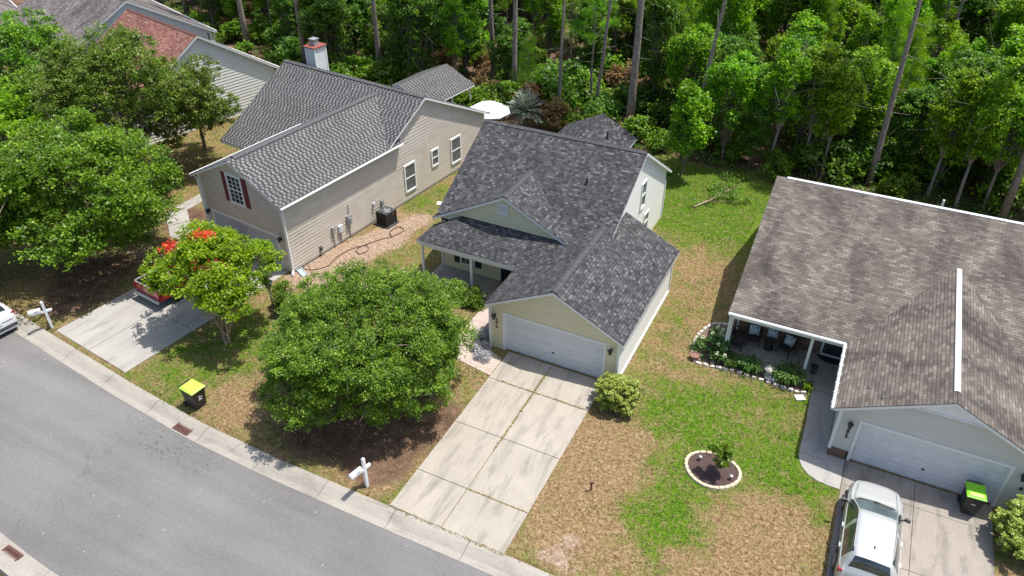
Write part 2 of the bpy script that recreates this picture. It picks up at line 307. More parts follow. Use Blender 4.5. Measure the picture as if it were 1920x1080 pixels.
# ------------------------------------------------------------------ object helpers
def prop(o, label=None, cat=None, group=None, kind=None):
    for k_, v_ in (('label', label), ('category', cat), ('group', group), ('kind', kind)):
        if v_: o[k_] = v_
    return o
def empty(name, loc, rz, label, cat, group=None):
    o = bpy.data.objects.new(name, None); COL.objects.link(o); o.location = loc; o.rotation_euler = (0, 0, rz)
    o.empty_display_size = 0.3
    return prop(o, label, cat, group)
class MB:
    def __init__(s): s.v = []; s.f = []; s.mi = []; s.uv = []
    def face(s, pts, mi=0, uv=None):
        b = len(s.v); s.v += [tuple(p) for p in pts]; s.f.append(tuple(range(b, b+len(pts)))); s.mi.append(mi)
        s.uv.append(uv if uv else [(0, 0)]*len(pts))
    def box(s, c, d, rz=0.0, mi=0, taper=1.0, tilt=None):
        hx, hy, hz = d[0]/2, d[1]/2, d[2]/2
        P = []
        for z, t in ((-hz, 1.0), (hz, taper)):
            for x, y in ((-hx, -hy), (hx, -hy), (hx, hy), (-hx, hy)):
                p = Vector((x*t, y*t, z))
                if tilt is not None: p = tilt @ p
                if rz: p = Matrix.Rotation(rz, 3, 'Z') @ p
                P.append(p+Vector(c))
        for q in ((0, 3, 2, 1), (4, 5, 6, 7), (0, 1, 5, 4), (1, 2, 6, 5), (2, 3, 7, 6), (3, 0, 4, 7)):
            s.face([P[i] for i in q], mi)
    def b2(s, a, b, mi=0):
        s.box([(a[i]+b[i])/2 for i in range(3)], [abs(b[i]-a[i]) for i in range(3)], 0, mi)
    def tube(s, pts, rad, n=8, mi=0, cap=True):
        pts = [Vector(p) for p in pts]; rings = []
        if not isinstance(rad, (list, tuple)): rad = [rad]*len(pts)
        for i, p in enumerate(pts):
            d = (pts[min(i+1, len(pts)-1)]-pts[max(i-1, 0)]).normalized()
            a = d.cross(Vector((0, 0, 1)) if abs(d.z) < 0.9 else Vector((1, 0, 0))).normalized(); b = d.cross(a)
            rings.append([p+(a*math.cos(t)+b*math.sin(t))*rad[i] for t in [2*math.pi*j/n for j in range(n)]])
        base = len(s.v)
        for r_ in rings: s.v += [tuple(q) for q in r_]
        for i in range(len(pts)-1):
            for j in range(n):
                k2 = (j+1) % n
                s.f.append((base+i*n+j, base+(i+1)*n+j, base+(i+1)*n+k2, base+i*n+k2)); s.mi.append(mi); s.uv.append([(0, 0)]*4)
        if cap:
            s.f.append(tuple(base+j for j in range(n))); s.mi.append(mi); s.uv.append([(0, 0)]*n)
            s.f.append(tuple(base+(len(pts)-1)*n+j for j in reversed(range(n)))); s.mi.append(mi); s.uv.append([(0, 0)]*n)
    def cyl(s, c, r0, r1, h, n=16, mi=0):
        s.tube([c, (c[0], c[1], c[2]+h)], [r0, r1], n, mi)
    def lathe(s, c, prof, n=16, mi=0):
        base = len(s.v)
        for r_, z in prof:
            for j in range(n):
                t = 2*math.pi*j/n; s.v.append((c[0]+r_*math.cos(t), c[1]+r_*math.sin(t), c[2]+z))
        for i in range(len(prof)-1):
            for j in range(n):
                k2 = (j+1) % n
                s.f.append((base+i*n+j, base+i*n+k2, base+(i+1)*n+k2, base+(i+1)*n+j)); s.mi.append(mi); s.uv.append([(0, 0)]*4)
    def prism(s, poly, z0, z1, mi=0):
        n = len(poly); s.face([(x, y, z1) for x, y in poly], mi); s.face([(x, y, z0) for x, y in reversed(poly)], mi)
        for i in range(n):
            a, b = poly[i], poly[(i+1) % n]; s.face([(a[0], a[1], z0), (b[0], b[1], z0), (b[0], b[1], z1), (a[0], a[1], z1)], mi)
    def build(s, name, mats, parent=None, smooth=False, bevel=0.0):
        me = bpy.data.meshes.new(name); me.from_pydata(s.v, [], s.f)
        if not isinstance(mats, (list, tuple)): mats = [mats]
        for m in mats: me.materials.append(m)
        me.polygons.foreach_set('material_index', s.mi)
        if smooth: me.polygons.foreach_set('use_smooth', [True]*len(s.f))
        uvl = me.uv_layers.new(name='UVMap'); flat = [c for f in s.uv for p in f for c in p]
        uvl.data.foreach_set('uv', flat); me.update()
        o = bpy.data.objects.new(name, me); COL.objects.link(o)
        if parent: o.parent = parent
        if bevel:
            b = o.modifiers.new('bevel', 'BEVEL'); b.width = bevel; b.segments = 2; b.limit_method = 'ANGLE'
        return o
def children(o): return [c for c in bpy.data.objects if c.parent == o]
def copy_tree(o, loc=None, rz=None, scale=None, label=None, parent=None, group=None):
    c = o.copy(); COL.objects.link(c); c.parent = parent
    if loc is not None: c.location = loc
    if rz is not None: c.rotation_euler = (0, 0, rz)
    if scale is not None: c.scale = scale if isinstance(scale, tuple) else (scale,)*3
    if label: c['label'] = label
    if group: c['group'] = group
    for ch in children(o): copy_tree(ch, parent=c)
    return c
# polygon clipping in (u,z)
def clip(poly, axis, val, keep_ge):
    out = []; n = len(poly)
    for i in range(n):
        a, b = poly[i], poly[(i+1) % n]
        ia = (a[axis] >= val-1e-9) if keep_ge else (a[axis] <= val+1e-9)
        ib = (b[axis] >= val-1e-9) if keep_ge else (b[axis] <= val+1e-9)
        if ia: out.append(a)
        if ia != ib:
            t = (val-a[axis])/(b[axis]-a[axis]); out.append((a[0]+t*(b[0]-a[0]), a[1]+t*(b[1]-a[1])))
    return out if len(out) >= 3 else None
def siding(mb, o, u, poly, holes=(), course=0.2, lap=0.016):
    """clapboard wall: o origin, u unit horizontal direction; outward normal = u x z"""
    o = Vector(o); u = Vector(u).normalized(); nrm = u.cross(Vector((0, 0, 1)))
    z0 = min(p[1] for p in poly); z1 = max(p[1] for p in poly)
    k0 = math.floor(z0/course+1e-6); k1 = math.ceil(z1/course-1e-6)
    P = lambda q, off: o+u*q[0]+Vector((0, 0, q[1]))+nrm*off
    for k_ in range(k0, k1):
        a, b = k_*course, (k_+1)*course
        cuts = sorted(set([max(a, z0), min(b, z1)]+[h[i] for h in holes for i in (2, 3) if a < h[i] < b]))
        for c0, c1 in zip(cuts[:-1], cuts[1:]):
            if c1-c0 < 1e-4: continue
            band = clip(poly, 1, c0, True); band = clip(band, 1, c1, False) if band else None
            if not band: continue
            segs = [band]
            for h in holes:
                if h[2] < (c0+c1)/2 < h[3]:
                    ns = []
                    for s_ in segs:
                        l_ = clip(s_, 0, h[0], False); r_ = clip(s_, 0, h[1], True)
                        if l_: ns.append(l_)
                        if r_: ns.append(r_)
                    segs = ns
            for s_ in segs:
                off = lambda q: lap*(1-(q[1]-a)/course)
                mb.face([P(q, off(q)) for q in s_])
                if abs(c0-a) < 1e-6:
                    us = [q[0] for q in s_ if abs(q[1]-c0) < 1e-6]
                    if len(us) >= 2:
                        ua, ub = min(us), max(us)
                        mb.face([P((ua, c0), 0), P((ub, c0), 0), P((ub, c0), lap), P((ua, c0), lap)])
def slab(mr, mf, poly, e, top=0.03, thick=0.13, fasc_in=0.0):
    """roof plane: poly = 3-D points ccw from above, e = eave direction. mr gets shingles, mf gets white soffit/fascia"""
    P = [Vector(p) for p in poly]; e = Vector(e).normalized()
    nrm = Vector((0, 0, 0))
    for i in range(len(P)): nrm += (P[i]-P[0]).cross(P[(i+1) % len(P)]-P[0])
    nrm.normalize()
    if nrm.z < 0: nrm = -nrm; P.reverse()
    s_ = nrm.cross(e)
    if s_.z < 0: s_ = -s_
    uv = [(p.dot(e), p.dot(s_)) for p in P]
    T = [p+nrm*top for p in P]
    mr.face(T, 0, uv)
    n = len(P)
    for i in range(n):
        j = (i+1) % n
        mr.face([P[i], P[j], T[j], T[i]], 0, [uv[i], uv[j], uv[j], uv[i]])
    D = [p-Vector((0, 0, thick)) for p in P]; Pm = [p-nrm*0.003 for p in P]
    mf.face(list(reversed(D)))
    for i in range(n):
        j = (i+1) % n; mf.face([D[i], D[j], Pm[j], Pm[i]])
def ridge_cap(mb, a, b, side, slope, wdt=0.15, t=0.035):
    """a,b ridge ends (3-D), side = unit horizontal vector across, slope = drop per metre"""
    a = Vector(a); b = Vector(b); s_ = Vector(side)
    for sg in (-1, 1):
        d = s_*sg*wdt-Vector((0, 0, wdt*slope)); h = Vector((0, 0, 0.035+t))
        lo = Vector((0, 0, 0.02))
        q = [a+h, b+h, b+d+h, a+d+h]
        if sg < 0: q.reverse()
        mb.face(q); q2 = [a+d+h, b+d+h, b+d+lo, a+d+lo]; mb.face(q2)
        mb.face([a+h, a+d+h, a+d+lo, a+lo]); mb.face([b+h, b+d+h, b+d+lo, b+lo])
def window(parent, o, u, u0, u1, z0, z1, grid=(0, 0), shutters=None, sash=True, tw=0.09, mat='trim', proud=0.05, pane='glass'):
    o = Vector(o); u = Vector(u).normalized(); n = u.cross(Vector((0, 0, 1))); zz = Vector((0, 0, 1))
    def bx(mb, a0, a1, b0, b1, d0, d1):
        P = [o+u*x+zz*z+n*d for d in (d0, d1) for x, z in ((a0, b0), (a1, b0), (a1, b1), (a0, b1))]
        for q in ((0, 3, 2, 1), (4, 5, 6, 7), (0, 1, 5, 4), (1, 2, 6, 5), (2, 3, 7, 6), (3, 0, 4, 7)): mb.face([P[i] for i in q])
    f = MB(); g = proud
    g = max(g, 0.075)
    bx(f, u0-tw, u0, z0-tw, z1+tw, -0.03, g); bx(f, u1, u1+tw, z0-tw, z1+tw, -0.03, g)
    bx(f, u0, u1, z1, z1+tw, -0.03, g); bx(f, u0, u1, z0-tw, z0, -0.03, g+0.015)
    if sash: bx(f, u0, u1, (z0+z1)/2-0.03, (z0+z1)/2+0.03, -0.02, g-0.012)
    for i in range(1, grid[0]): x = u0+(u1-u0)*i/grid[0]; bx(f, x-0.012, x+0.012, z0, z1, -0.02, g-0.022)
    for i in range(1, grid[1]): z = z0+(z1-z0)*i/grid[1]; bx(f, u0, u1, z-0.012, z+0.012, -0.02, g-0.024)
    fo = f.build('window', MT[mat], parent)
    p = MB(); bx(p, u0, u1, z0, z1, -0.025, 0.033); p.build('pane', MT[pane], fo)
    if shutters:
        for a0, a1 in ((u0-tw-shutters[0], u0-tw-0.01), (u1+tw+0.01, u1+tw+shutters[0])):
            s_ = MB(); bx(s_, a0, a1, z0-0.08, z1+0.08, -0.01, 0.045)
            k_ = z0
            while k_ < z1: bx(s_, a0+0.05, a1-0.05, k_, k_+0.05, 0.045, 0.055); k_ += 0.1
            s_.build('shutter', MT[shutters[1]], parent)
    return fo
def garage_door(parent, o, u, x0, x1, h, mat='door', rows=4, cols=8):
    o = Vector(o); u = Vector(u).normalized(); n = u.cross(Vector((0, 0, 1))); zz = Vector((0, 0, 1))
    def bx(mb, a0, a1, b0, b1, d0, d1):
        P = [o+u*x+zz*z+n*d for d in (d0, d1) for x, z in ((a0, b0), (a1, b0), (a1, b1), (a0, b1))]
        for q in ((0, 3, 2, 1), (4, 5, 6, 7), (0, 1, 5, 4), (1, 2, 6, 5), (2, 3, 7, 6), (3, 0, 4, 7)): mb.face([P[i] for i in q])
    d = MB(); rh = h/rows; cw = (x1-x0)/cols
    for r_ in range(rows):
        bx(d, x0, x1, r_*rh+0.006, (r_+1)*rh-0.006, -0.14, -0.09)
        for c in range(cols):
            a0 = x0+c*cw+0.07; a1 = x0+(c+1)*cw-0.07; b0 = r_*rh+0.10; b1 = (r_+1)*rh-0.10
            for q in ((a0, a1, b0, b0+0.025), (a0, a1, b1-0.025, b1), (a0, a0+0.025, b0+0.025, b1-0.025), (a1-0.025, a1, b0+0.025, b1-0.025)):
                bx(d, q[0], q[1], q[2], q[3], -0.09, -0.076)
    do = d.build('garage_door', MT[mat], parent)
    hd = MB(); xm = (x0+x1)/2; bx(hd, xm-0.05, xm+0.05, rh*1.2, rh*1.2+0.06, -0.09, -0.06); hd.build('handle', MT['black'], do)
    f = MB(); t = 0.11
    bx(f, x0-t, x0, 0.0, h+t, -0.14, 0.035); bx(f, x1, x1+t, 0.0, h+t, -0.14, 0.035); bx(f, x0, x1, h, h+t, -0.14, 0.035)
    f.build('door_frame', MT['trim'], parent)
    dk = MB(); bx(dk, x0, x1, 0.0, h, -0.2, -0.16); dk.build('door_backing', MT['darkgrey'], parent)
def wall_lamp(parent, p, n):
    p = Vector(p); n = Vector(n); m = MB()
    m.box(p+n*0.03, (0.10, 0.10, 0.16)); m.box(p+n*0.10+Vector((0, 0, 0.05)), (0.04, 0.16, 0.03), math.atan2(n.y, n.x)+math.pi/2)
    c = p+n*0.17
    m.lathe((c.x, c.y, c.z-0.16), [(0.02, 0), (0.06, 0.03), (0.085, 0.22), (0.12, 0.23), (0.03, 0.33), (0.0, 0.34)], 6)
    return m.build('wall_lamp', MT['black'], parent)
def digits(parent, txt, o, u, x, ztop, size=0.16, step=0.2, mat='black'):
    o = Vector(o); u = Vector(u).normalized(); n = u.cross(Vector((0, 0, 1)))
    mb = MB()
    for i, ch in enumerate(txt):
        cu = bpy.data.curves.new('t', 'FONT'); cu.body = ch; cu.size = size*1.4; cu.extrude = 0.012; cu.align_x = 'CENTER'; cu.offset = 0.006
        to = bpy.data.objects.new('t', cu); COL.objects.link(to)
        dg = bpy.context.evaluated_depsgraph_get(); me = bpy.data.meshes.new_from_object(to.evaluated_get(dg))
        base = o+u*x+Vector((0, 0, ztop-(i+1)*step))+n*0.045
        vs = [base+u*v.co.x+Vector((0, 0, v.co.y))+n*v.co.z for v in me.vertices]
        b = len(mb.v); mb.v += [tuple(v) for v in vs]
        for p in me.polygons: mb.f.append(tuple(b+i_ for i_ in p.vertices)); mb.mi.append(0); mb.uv.append([(0, 0)]*len(p.vertices))
        bpy.data.objects.remove(to); bpy.data.meshes.remove(me); bpy.data.curves.remove(cu)
    return mb.build('house_number', MT[mat], parent)

# ------------------------------------------------------------------ foliage
def leaf_mesh(name, C, L, W, v, up_bias=0.3, dirs=None, seed=0, mat=None, wide=0.5):
    r = np.random.default_rng(seed); n = len(C)
    nm = r.normal(size=(n, 3)); nm[:, 2] = np.abs(nm[:, 2])+up_bias*2; nm /= np.linalg.norm(nm, axis=1)[:, None]
    a = r.normal(size=(n, 3)) if dirs is None else dirs.copy()
    if dirs is None: a -= (a*nm).sum(1)[:, None]*nm
    a /= np.linalg.norm(a, axis=1)[:, None]+1e-9
    b = np.cross(nm, a); b /= np.linalg.norm(b, axis=1)[:, None]+1e-9
    L = np.broadcast_to(L, (n,))[:, None]; W = np.broadcast_to(W, (n,))[:, None]
    V = np.empty((n, 4, 3)); V[:, 0] = C-a*L*0.5; V[:, 1] = C+b*W*0.5+a*L*(wide-0.5); V[:, 2] = C+a*L*0.5; V[:, 3] = C-b*W*0.5+a*L*(wide-0.5)
    me = bpy.data.meshes.new(name); me.vertices.add(n*4); me.vertices.foreach_set('co', V.reshape(-1))
    me.loops.add(n*4); me.loops.foreach_set('vertex_index', np.arange(n*4, dtype=np.int32))
    me.polygons.add(n); me.polygons.foreach_set('loop_start', np.arange(0, n*4, 4, dtype=np.int32)); me.polygons.foreach_set('loop_total', np.full(n, 4, dtype=np.int32))
    at = me.attributes.new('v', 'FLOAT', 'FACE'); at.data.foreach_set('value', np.clip(v, 0, 1).astype(np.float32))
    me.update(calc_edges=True)
    if mat: me.materials.append(mat)
    return me
def crown_points(r, radii, nlobes, nspray, nleaf, spray_r, lobe_f=0.45, bottom=-0.55, inner=0.25):
    """leaves gathered in sprays on the skin of many lobes; returns positions, per-spray tone, lobe centres"""
    rx, ry, rz = radii; lc = []
    while len(lc) < nlobes:
        p = r.normal(size=3); p /= np.linalg.norm(p)
        if p[2] < bottom: continue
        lc.append(p*(0.40+0.34*r.random()))
    lc = np.array(lc); lr = lobe_f*(0.65+0.6*r.random(nlobes))
    k = r.integers(0, nlobes, nspray); d = r.normal(size=(nspray, 3)); d /= np.linalg.norm(d, axis=1)[:, None]
    out = lc[k]/(np.linalg.norm(lc[k], axis=1)[:, None]+1e-6); d = d+out*0.5; d[:, 2] += 0.15; d /= np.linalg.norm(d, axis=1)[:, None]
    rad = lr[k]*np.where(r.random(nspray) < inner, 0.35+0.5*r.random(nspray), 0.85+0.25*r.random(nspray))
    S = lc[k]+d*rad[:, None]; S = S*np.array([rx, ry, rz])
    tone = r.normal(0.0, 0.14, nspray)
    sp = np.repeat(np.arange(nspray), nleaf)
    off = r.normal(size=(len(sp), 3)); off /= np.linalg.norm(off, axis=1)[:, None]
    off *= (r.random(len(sp))**0.6)[:, None]*spray_r*(0.6+0.8*r.random(nspray))[sp][:, None]; off[:, 2] *= 0.6
    P = S[sp]+off
    v = 0.42+tone[sp]+r.normal(0, 0.16, len(sp))
    return P, v, lc*np.array([rx, ry, rz]), S
def limbs(mb, r, base, tops, r0, fork_z, n=7, jitter=0.25, split=None):
    base = Vector(base); fork = base+Vector((r.normal(0, 0.08), r.normal(0, 0.08), fork_z))
    if fork_z > 0.05: mb.tube([base-Vector((0, 0, 0.1)), base+(fork-base)*0.05, base+(fork-base)*0.5+Vector((r.normal(0, 0.04), r.normal(0, 0.04), 0)), fork], [r0*1.5, r0*1.15, r0*0.95, r0*0.85], 10)
    for t in tops:
        t = Vector(t); L = (t-fork).length; mid = fork+(t-fork)*0.5+Vector((r.normal(0, jitter), r.normal(0, jitter), L*0.10)); rr = r0*0.55
        mb.tube([fork-Vector((0, 0, 0.1)), fork+(mid-fork)*0.5+Vector((0, 0, L*0.05)), mid, t], [rr, rr*0.75, rr*0.5, rr*0.15], n, cap=False)
        for _ in range(3):
            q = mid+(t-mid)*r.random(); e = q+Vector(r.normal(0, 0.22*L+0.15, 3)); mb.tube([q, (q+e)/2+Vector((0, 0, 0.05)), e], [rr*0.3, rr*0.2, rr*0.06], 5, cap=False)
def broadleaf(name, loc, height, radii, seed, leafmat, label, cat='tree', group=None, lobes=14, sprays=400, leaves=60, L=0.13, Wd=0.075, spray_r=0.42,
              bark='bark', r0=0.18, fork=None, lobe_f=0.45, cz=None, stems=None, bottom=-0.55, crownoff=(0, 0), inner=0.25, up=0.3):
    r = np.random.default_rng(seed)
    t = empty(name, loc, 0, label, cat, group)
    cz = height-radii[2] if cz is None else cz
    P, v, lc, S = crown_points(r, radii, lobes, sprays, leaves, spray_r, lobe_f, bottom, inner)
    off = np.array([crownoff[0], crownoff[1], cz]); P = P+off; lc = lc+off; S = S+off
    keep = P[:, 2] > 0.12; P = P[keep]; v = v[keep]
    me = leaf_mesh('crown', P, L*(0.7+0.6*r.random(len(P))), Wd*(0.7+0.6*r.random(len(P))), v, up, seed=seed+1, mat=MT[leafmat])
    c = bpy.data.objects.new('crown', me); COL.objects.link(c); c.parent = t
    mb = MB(); fz = fork if fork is not None else max(0.4, cz-radii[2]*0.7)
    if stems:
        for sx, sy in stems: limbs(mb, r, (sx*0.25, sy*0.25, 0), [lc[i] for i in range(len(lc)) if (lc[i][0]*sx+lc[i][1]*sy) > 0][:6], r0, fz)
    else: limbs(mb, r, (0, 0, 0), lc, r0, fz)
    for i in r.integers(0, len(S), min(60, len(S)//5)):
        q = Vector(S[i]); j = int(np.argmin(((lc-S[i])**2).sum(1))); mb.tube([lc[j], q], [0.03, 0.008], 4, cap=False)
    mb.build('trunk', MT[bark], t, True)
    return t
def puffs(r, centers, n, rad, L, W):
    k = len(centers); sp = np.repeat(np.arange(k), n); d = r.normal(size=(k*n, 3)); d[:, 2] += 0.5; d /= np.linalg.norm(d, axis=1)[:, None]
    P = np.array(centers)[sp]+d*rad*(0.35+0.65*r.random(k*n))[:, None]
    tone = r.normal(0, 0.15, k)
    return P, 0.5+tone[sp]+r.normal(0, 0.12, k*n), d
def pine(name, loc, height, r0, seed, label, bare=0.6, crown_r=3.0, nb=34, lean=(0, 0), group=None, npuff=70, cat='pine tree'):
    r = np.random.default_rng(seed); t = empty(name, loc, 0, label, cat, group); mb = MB()
    ax = lambda z: Vector((lean[0]*z/height, lean[1]*z/height, z))
    zs = np.linspace(-0.1, height, 9); mb.tube([ax(z)+Vector((r.normal(0, 0.03)*(z > 1), r.normal(0, 0.03)*(z > 1), 0)) for z in zs], [r0*(1.25 if i == 0 else 1)*(1-0.8*max(0, z)/height) for i, z in enumerate(zs)], 10)
    cs = []
    for i in range(nb):
        f = i/nb; z = height*(bare+(1-bare)*f); an = i*2.4+r.normal(0, 0.3); R_ = crown_r*(1-0.75*f)*(0.7+0.5*r.random())
        a = ax(z); e = a+Vector((math.cos(an)*R_, math.sin(an)*R_, R_*0.25)); mb.tube([a, (a+e)/2+Vector((0, 0, -0.08)), e], [r0*0.22, r0*0.14, 0.015], 5, cap=False)
        for g_ in np.linspace(0.45, 1.0, max(2, int(R_*2.2))): cs.append(list(a+(e-a)*g_+Vector((r.normal(0, 0.15), r.normal(0, 0.15), 0.12))))
    for i in range(7):
        z = height*(0.15+0.4*r.random()); an = r.random()*6.3; a = ax(z); e = a+Vector((math.cos(an), math.sin(an), r.normal(0, 0.3)))*(0.5+0.9*r.random()); mb.tube([a, e], [0.03, 0.008], 4, cap=False)
    mb.build('trunk', MT['pinebark'], t, True)
    P, v, d = puffs(r, cs, npuff, 0.45, 0, 0)
    me = leaf_mesh('crown', P, 0.34, 0.035, v, 0.2, dirs=d, seed=seed, mat=MT['leaf_pine'])
    c = bpy.data.objects.new('crown', me); COL.objects.link(c); c.parent = t
    return t
def shrub(name, loc, radii, seed, mat, label, cat='shrub', sprays=120, leaves=45, L=0.09, Wd=0.055, lobes=8, group=None, stem=True, spray_r=0.2, lobe_f=0.55, blossom=None):
    r = np.random.default_rng(seed); t = empty(name, loc, 0, label, cat, group)
    P, v, lc, S = crown_points(r, radii, lobes, sprays, leaves, spray_r, lobe_f, -0.8, 0.15)
    P[:, 2] += radii[2]*0.95; S[:, 2] += radii[2]*0.95; lc[:, 2] += radii[2]*0.95
    k = P[:, 2] > 0.03; P = P[k]; v = v[k]
    me = leaf_mesh('foliage', P, L, Wd, v, 0.4, seed=seed, mat=MT[mat]); c = bpy.data.objects.new('foliage', me); COL.objects.link(c); c.parent = t
    if stem:
        mb = MB()
        for q in lc[:7]: mb.tube([(0, 0, -0.05), Vector(q)*0.5+Vector((0, 0, 0.05)), Vector(q)], [0.035, 0.02, 0.008], 5, cap=False)
        mb.build('stem', MT['bark'], t)
    if blossom:
        pick = S[(S[:, 2] > radii[2]*0.7)][:blossom[1]]; sp = np.repeat(np.arange(len(pick)), 26); o_ = r.normal(size=(len(sp), 3)); o_ /= np.linalg.norm(o_, axis=1)[:, None]
        Q = pick[sp]+o_*0.085+np.array([0, 0, 0.12])
        me = leaf_mesh('blossom', Q, 0.07, 0.06, r.random(len(Q)), 0.5, seed=seed+5, mat=MT[blossom[0]]); b = bpy.data.objects.new('blossom', me); COL.objects.link(b); b.parent = t
    return t

# ================================================================== GROUND, ROAD, KERB
KI = [(-80, 3.5), (-50, -3.4), (-36, -5.9), (-23.7, -7.95), (-18.5, -8.62), (-13, -9.3), (-8.3, -9.75), (-4, -9.88), (1, -9.86), (6, -9.8), (12, -9.9), (25, -10.4), (60, -13)]
def kin(x):
    for (a, b), (c, d) in zip(KI[:-1], KI[1:]):
        if x <= c: return b+(d-b)*(x-a)/(c-a)
    return KI[-1][1]
BL = []   # x, y, radius, green, dirt, litter (added)
for x, y, r_, g_ in [(9.5, .3, 1.3, .35), (10.1, -3.4, 1.2, .3), (10.1, -5.6, 1.5, .45), (9.9, -6.7, 1.2, .25), (11.4, 1.9, 1.3, .25), (12.6, 1.5, 1.2, .2), (14, -.5, 1.2, .35), (14.6, -2, 1.0, .45),
                     (11.1, -1.6, 1.6, .45), (13.1, -2.0, 1.5, .35), (7.8, .2, 1.2, .12), (6.9, 5.4, .9, .2), (8.7, -.8, 1.4, .38), (11.9, -5.7, 1.2, .1), (13.4, 2.9, .9, .25), (4.4, 17.5, 3, .5), (7.6, 19.1, 4, .5), (3, 20.5, 4, .4),
                     (8.2, 15.5, 2.5, .2), (5.3, 14.4, 2, .15), (-11.2, -9, 1.2, .2), (-10.2, 10.2, .9, .45), (-7.8, 5.3, .9, .15), (-8, 2.5, 2, .15), (-10, -4.7, 2.5, .3), (-12.5, -7, 1.5, .2), (-10.4, -8, 1.4, .15), (-10, 12.3, 0.7, .3), (15.4, -4.9, .5, .3), (15.2, -3.5, .4, .3),
                     (7.0, -3.3, 1.8, -.4), (6.9, -6.6, 1.8, -.35), (7.9, -7.9, 1.5, -.3), (8.4, -4.8, .8, -.2), (6.9, -1.9, .8, -.15), (14.0, -4.4, 1.9, -.4), (13.1, -6.3, 1.6, -.35), (11.5, -7.6, 1.4, -.25), (7.3, 10.7, 1.4, -.22), (8.2, 5.2, 1.2, -.12), (11.9, 3.6, 1.3, -.1),
                     (-7.6, -8.2, 1.6, -.35), (-7.0, -7, 1.2, -.3), (-22.9, -7.0, 1.2, -.1), (-17.6, -5.9, 1.2, -.1), (8.5, 9, 1.4, -.1)]: BL.append((x, y, r_, g_, 0, 0))
for x, y, r_, d_ in [(7.1, -9.0, .8, .62), (7.7, -8.1, .5, .45), (7.9, -9.3, .5, .35), (-10.7, 2, 1.3, 1.0), (-10.3, 4.3, 1.4, 1.0), (-9.8, 6.6, 1.2, .9), (-9.2, 8.4, 1.0, .8), (-11.3, .9, 1.0, .8), (-9.2, 5.5, .9, .5), (-9.0, 12.9, 1, .5), (-11.2, .2, 1.1, .55), (-11.4, 3.4, .8, .7), (-11.0, -1.6, .8, .4), (-21.5, -1.0, 1.4, .5), (-10.8, 8.6, .5, .5), (7.6, 11.5, .9, .25), (-20.5, -2.2, 1, .35)]: BL.append((x, y, r_, 0, d_, 0))
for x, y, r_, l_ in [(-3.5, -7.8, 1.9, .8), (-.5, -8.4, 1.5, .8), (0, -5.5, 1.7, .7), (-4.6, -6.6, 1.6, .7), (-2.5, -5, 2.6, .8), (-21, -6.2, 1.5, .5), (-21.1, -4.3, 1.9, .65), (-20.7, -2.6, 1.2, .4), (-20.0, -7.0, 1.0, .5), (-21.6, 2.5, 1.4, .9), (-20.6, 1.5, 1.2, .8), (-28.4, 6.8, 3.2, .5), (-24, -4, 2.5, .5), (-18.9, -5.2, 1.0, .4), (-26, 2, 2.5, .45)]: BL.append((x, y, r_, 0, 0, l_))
def axis(lo, a, b, hi, fine, coarse):
    return np.concatenate([np.arange(lo, a, coarse), np.arange(a, b, fine), np.arange(b, hi+coarse, coarse)])
gx = axis(-240, -46, 36, 240, 0.25, 8); gy = axis(-120, -20, 30, 320, 0.25, 8)
X, Y = np.meshgrid(gx, gy); kx = np.interp(X, [k_[0] for k_ in KI], [k_[1] for k_ in KI])
Z = np.where(Y < kx+0.05, -0.22, 0.0)
rr_ = np.random.default_rng(3)
Z = Z+np.where((Y > 23), 0.25*np.sin(X*0.5)*np.sin(Y*0.4)*np.clip((Y-23)/6, 0, 1), 0)
gr = np.full(X.shape, .36); dr = np.zeros(X.shape); li = np.zeros(X.shape)
for x, y, r_, a, b, c in BL:
    g_ = np.exp(-((X-x)**2+(Y-y)**2)/(r_*r_)); gr += a*(1.3 if a > 0 else 1.0)*g_; dr += b*g_; li += c*g_
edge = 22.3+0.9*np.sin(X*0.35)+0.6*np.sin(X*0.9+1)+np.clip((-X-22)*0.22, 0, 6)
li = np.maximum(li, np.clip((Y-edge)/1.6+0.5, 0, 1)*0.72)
gr = np.where(Y > 14, np.clip(gr+0.10, 0, 1), gr)
ny, nx = X.shape
idx = np.arange(nx*ny).reshape(ny, nx)
q = np.stack([idx[:-1, :-1], idx[:-1, 1:], idx[1:, 1:], idx[1:, :-1]], -1).reshape(-1, 4)
me = bpy.data.meshes.new('lawn'); me.vertices.add(nx*ny); me.vertices.foreach_set('co', np.stack([X, Y, Z], -1).reshape(-1))
me.loops.add(q.size); me.loops.foreach_set('vertex_index', q.reshape(-1).astype(np.int32)); me.polygons.add(len(q))
me.polygons.foreach_set('loop_start', np.arange(0, q.size, 4, dtype=np.int32)); me.polygons.foreach_set('loop_total', np.full(len(q), 4, dtype=np.int32))
ca = me.color_attributes.new('mask', 'FLOAT_COLOR', 'POINT')
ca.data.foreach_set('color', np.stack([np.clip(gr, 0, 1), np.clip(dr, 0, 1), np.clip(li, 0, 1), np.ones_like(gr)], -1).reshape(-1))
me.update(calc_edges=True); me.materials.append(MT['ground'])
lawn = bpy.data.objects.new('lawn', me); COL.objects.link(lawn); lawn['kind'] = 'structure'
def gmask(x, y):
    i = np.clip(np.searchsorted(gx, x), 0, nx-1); j = np.clip(np.searchsorted(gy, y), 0, ny-1)
    return gr[j, i], dr[j, i], li[j, i]
# road
m = MB(); xs = list(np.arange(-80, 61, 2.0))
for a, b in zip(xs[:-1], xs[1:]):
    m.face([(a, kin(a)-7.6-0.7, -0.10), (b, kin(b)-7.6-0.7, -0.10), (b, kin(b)-0.7, -0.10), (a, kin(a)-0.7, -0.10)])
m.build('road', MT['asphalt'])['kind'] = 'structure'
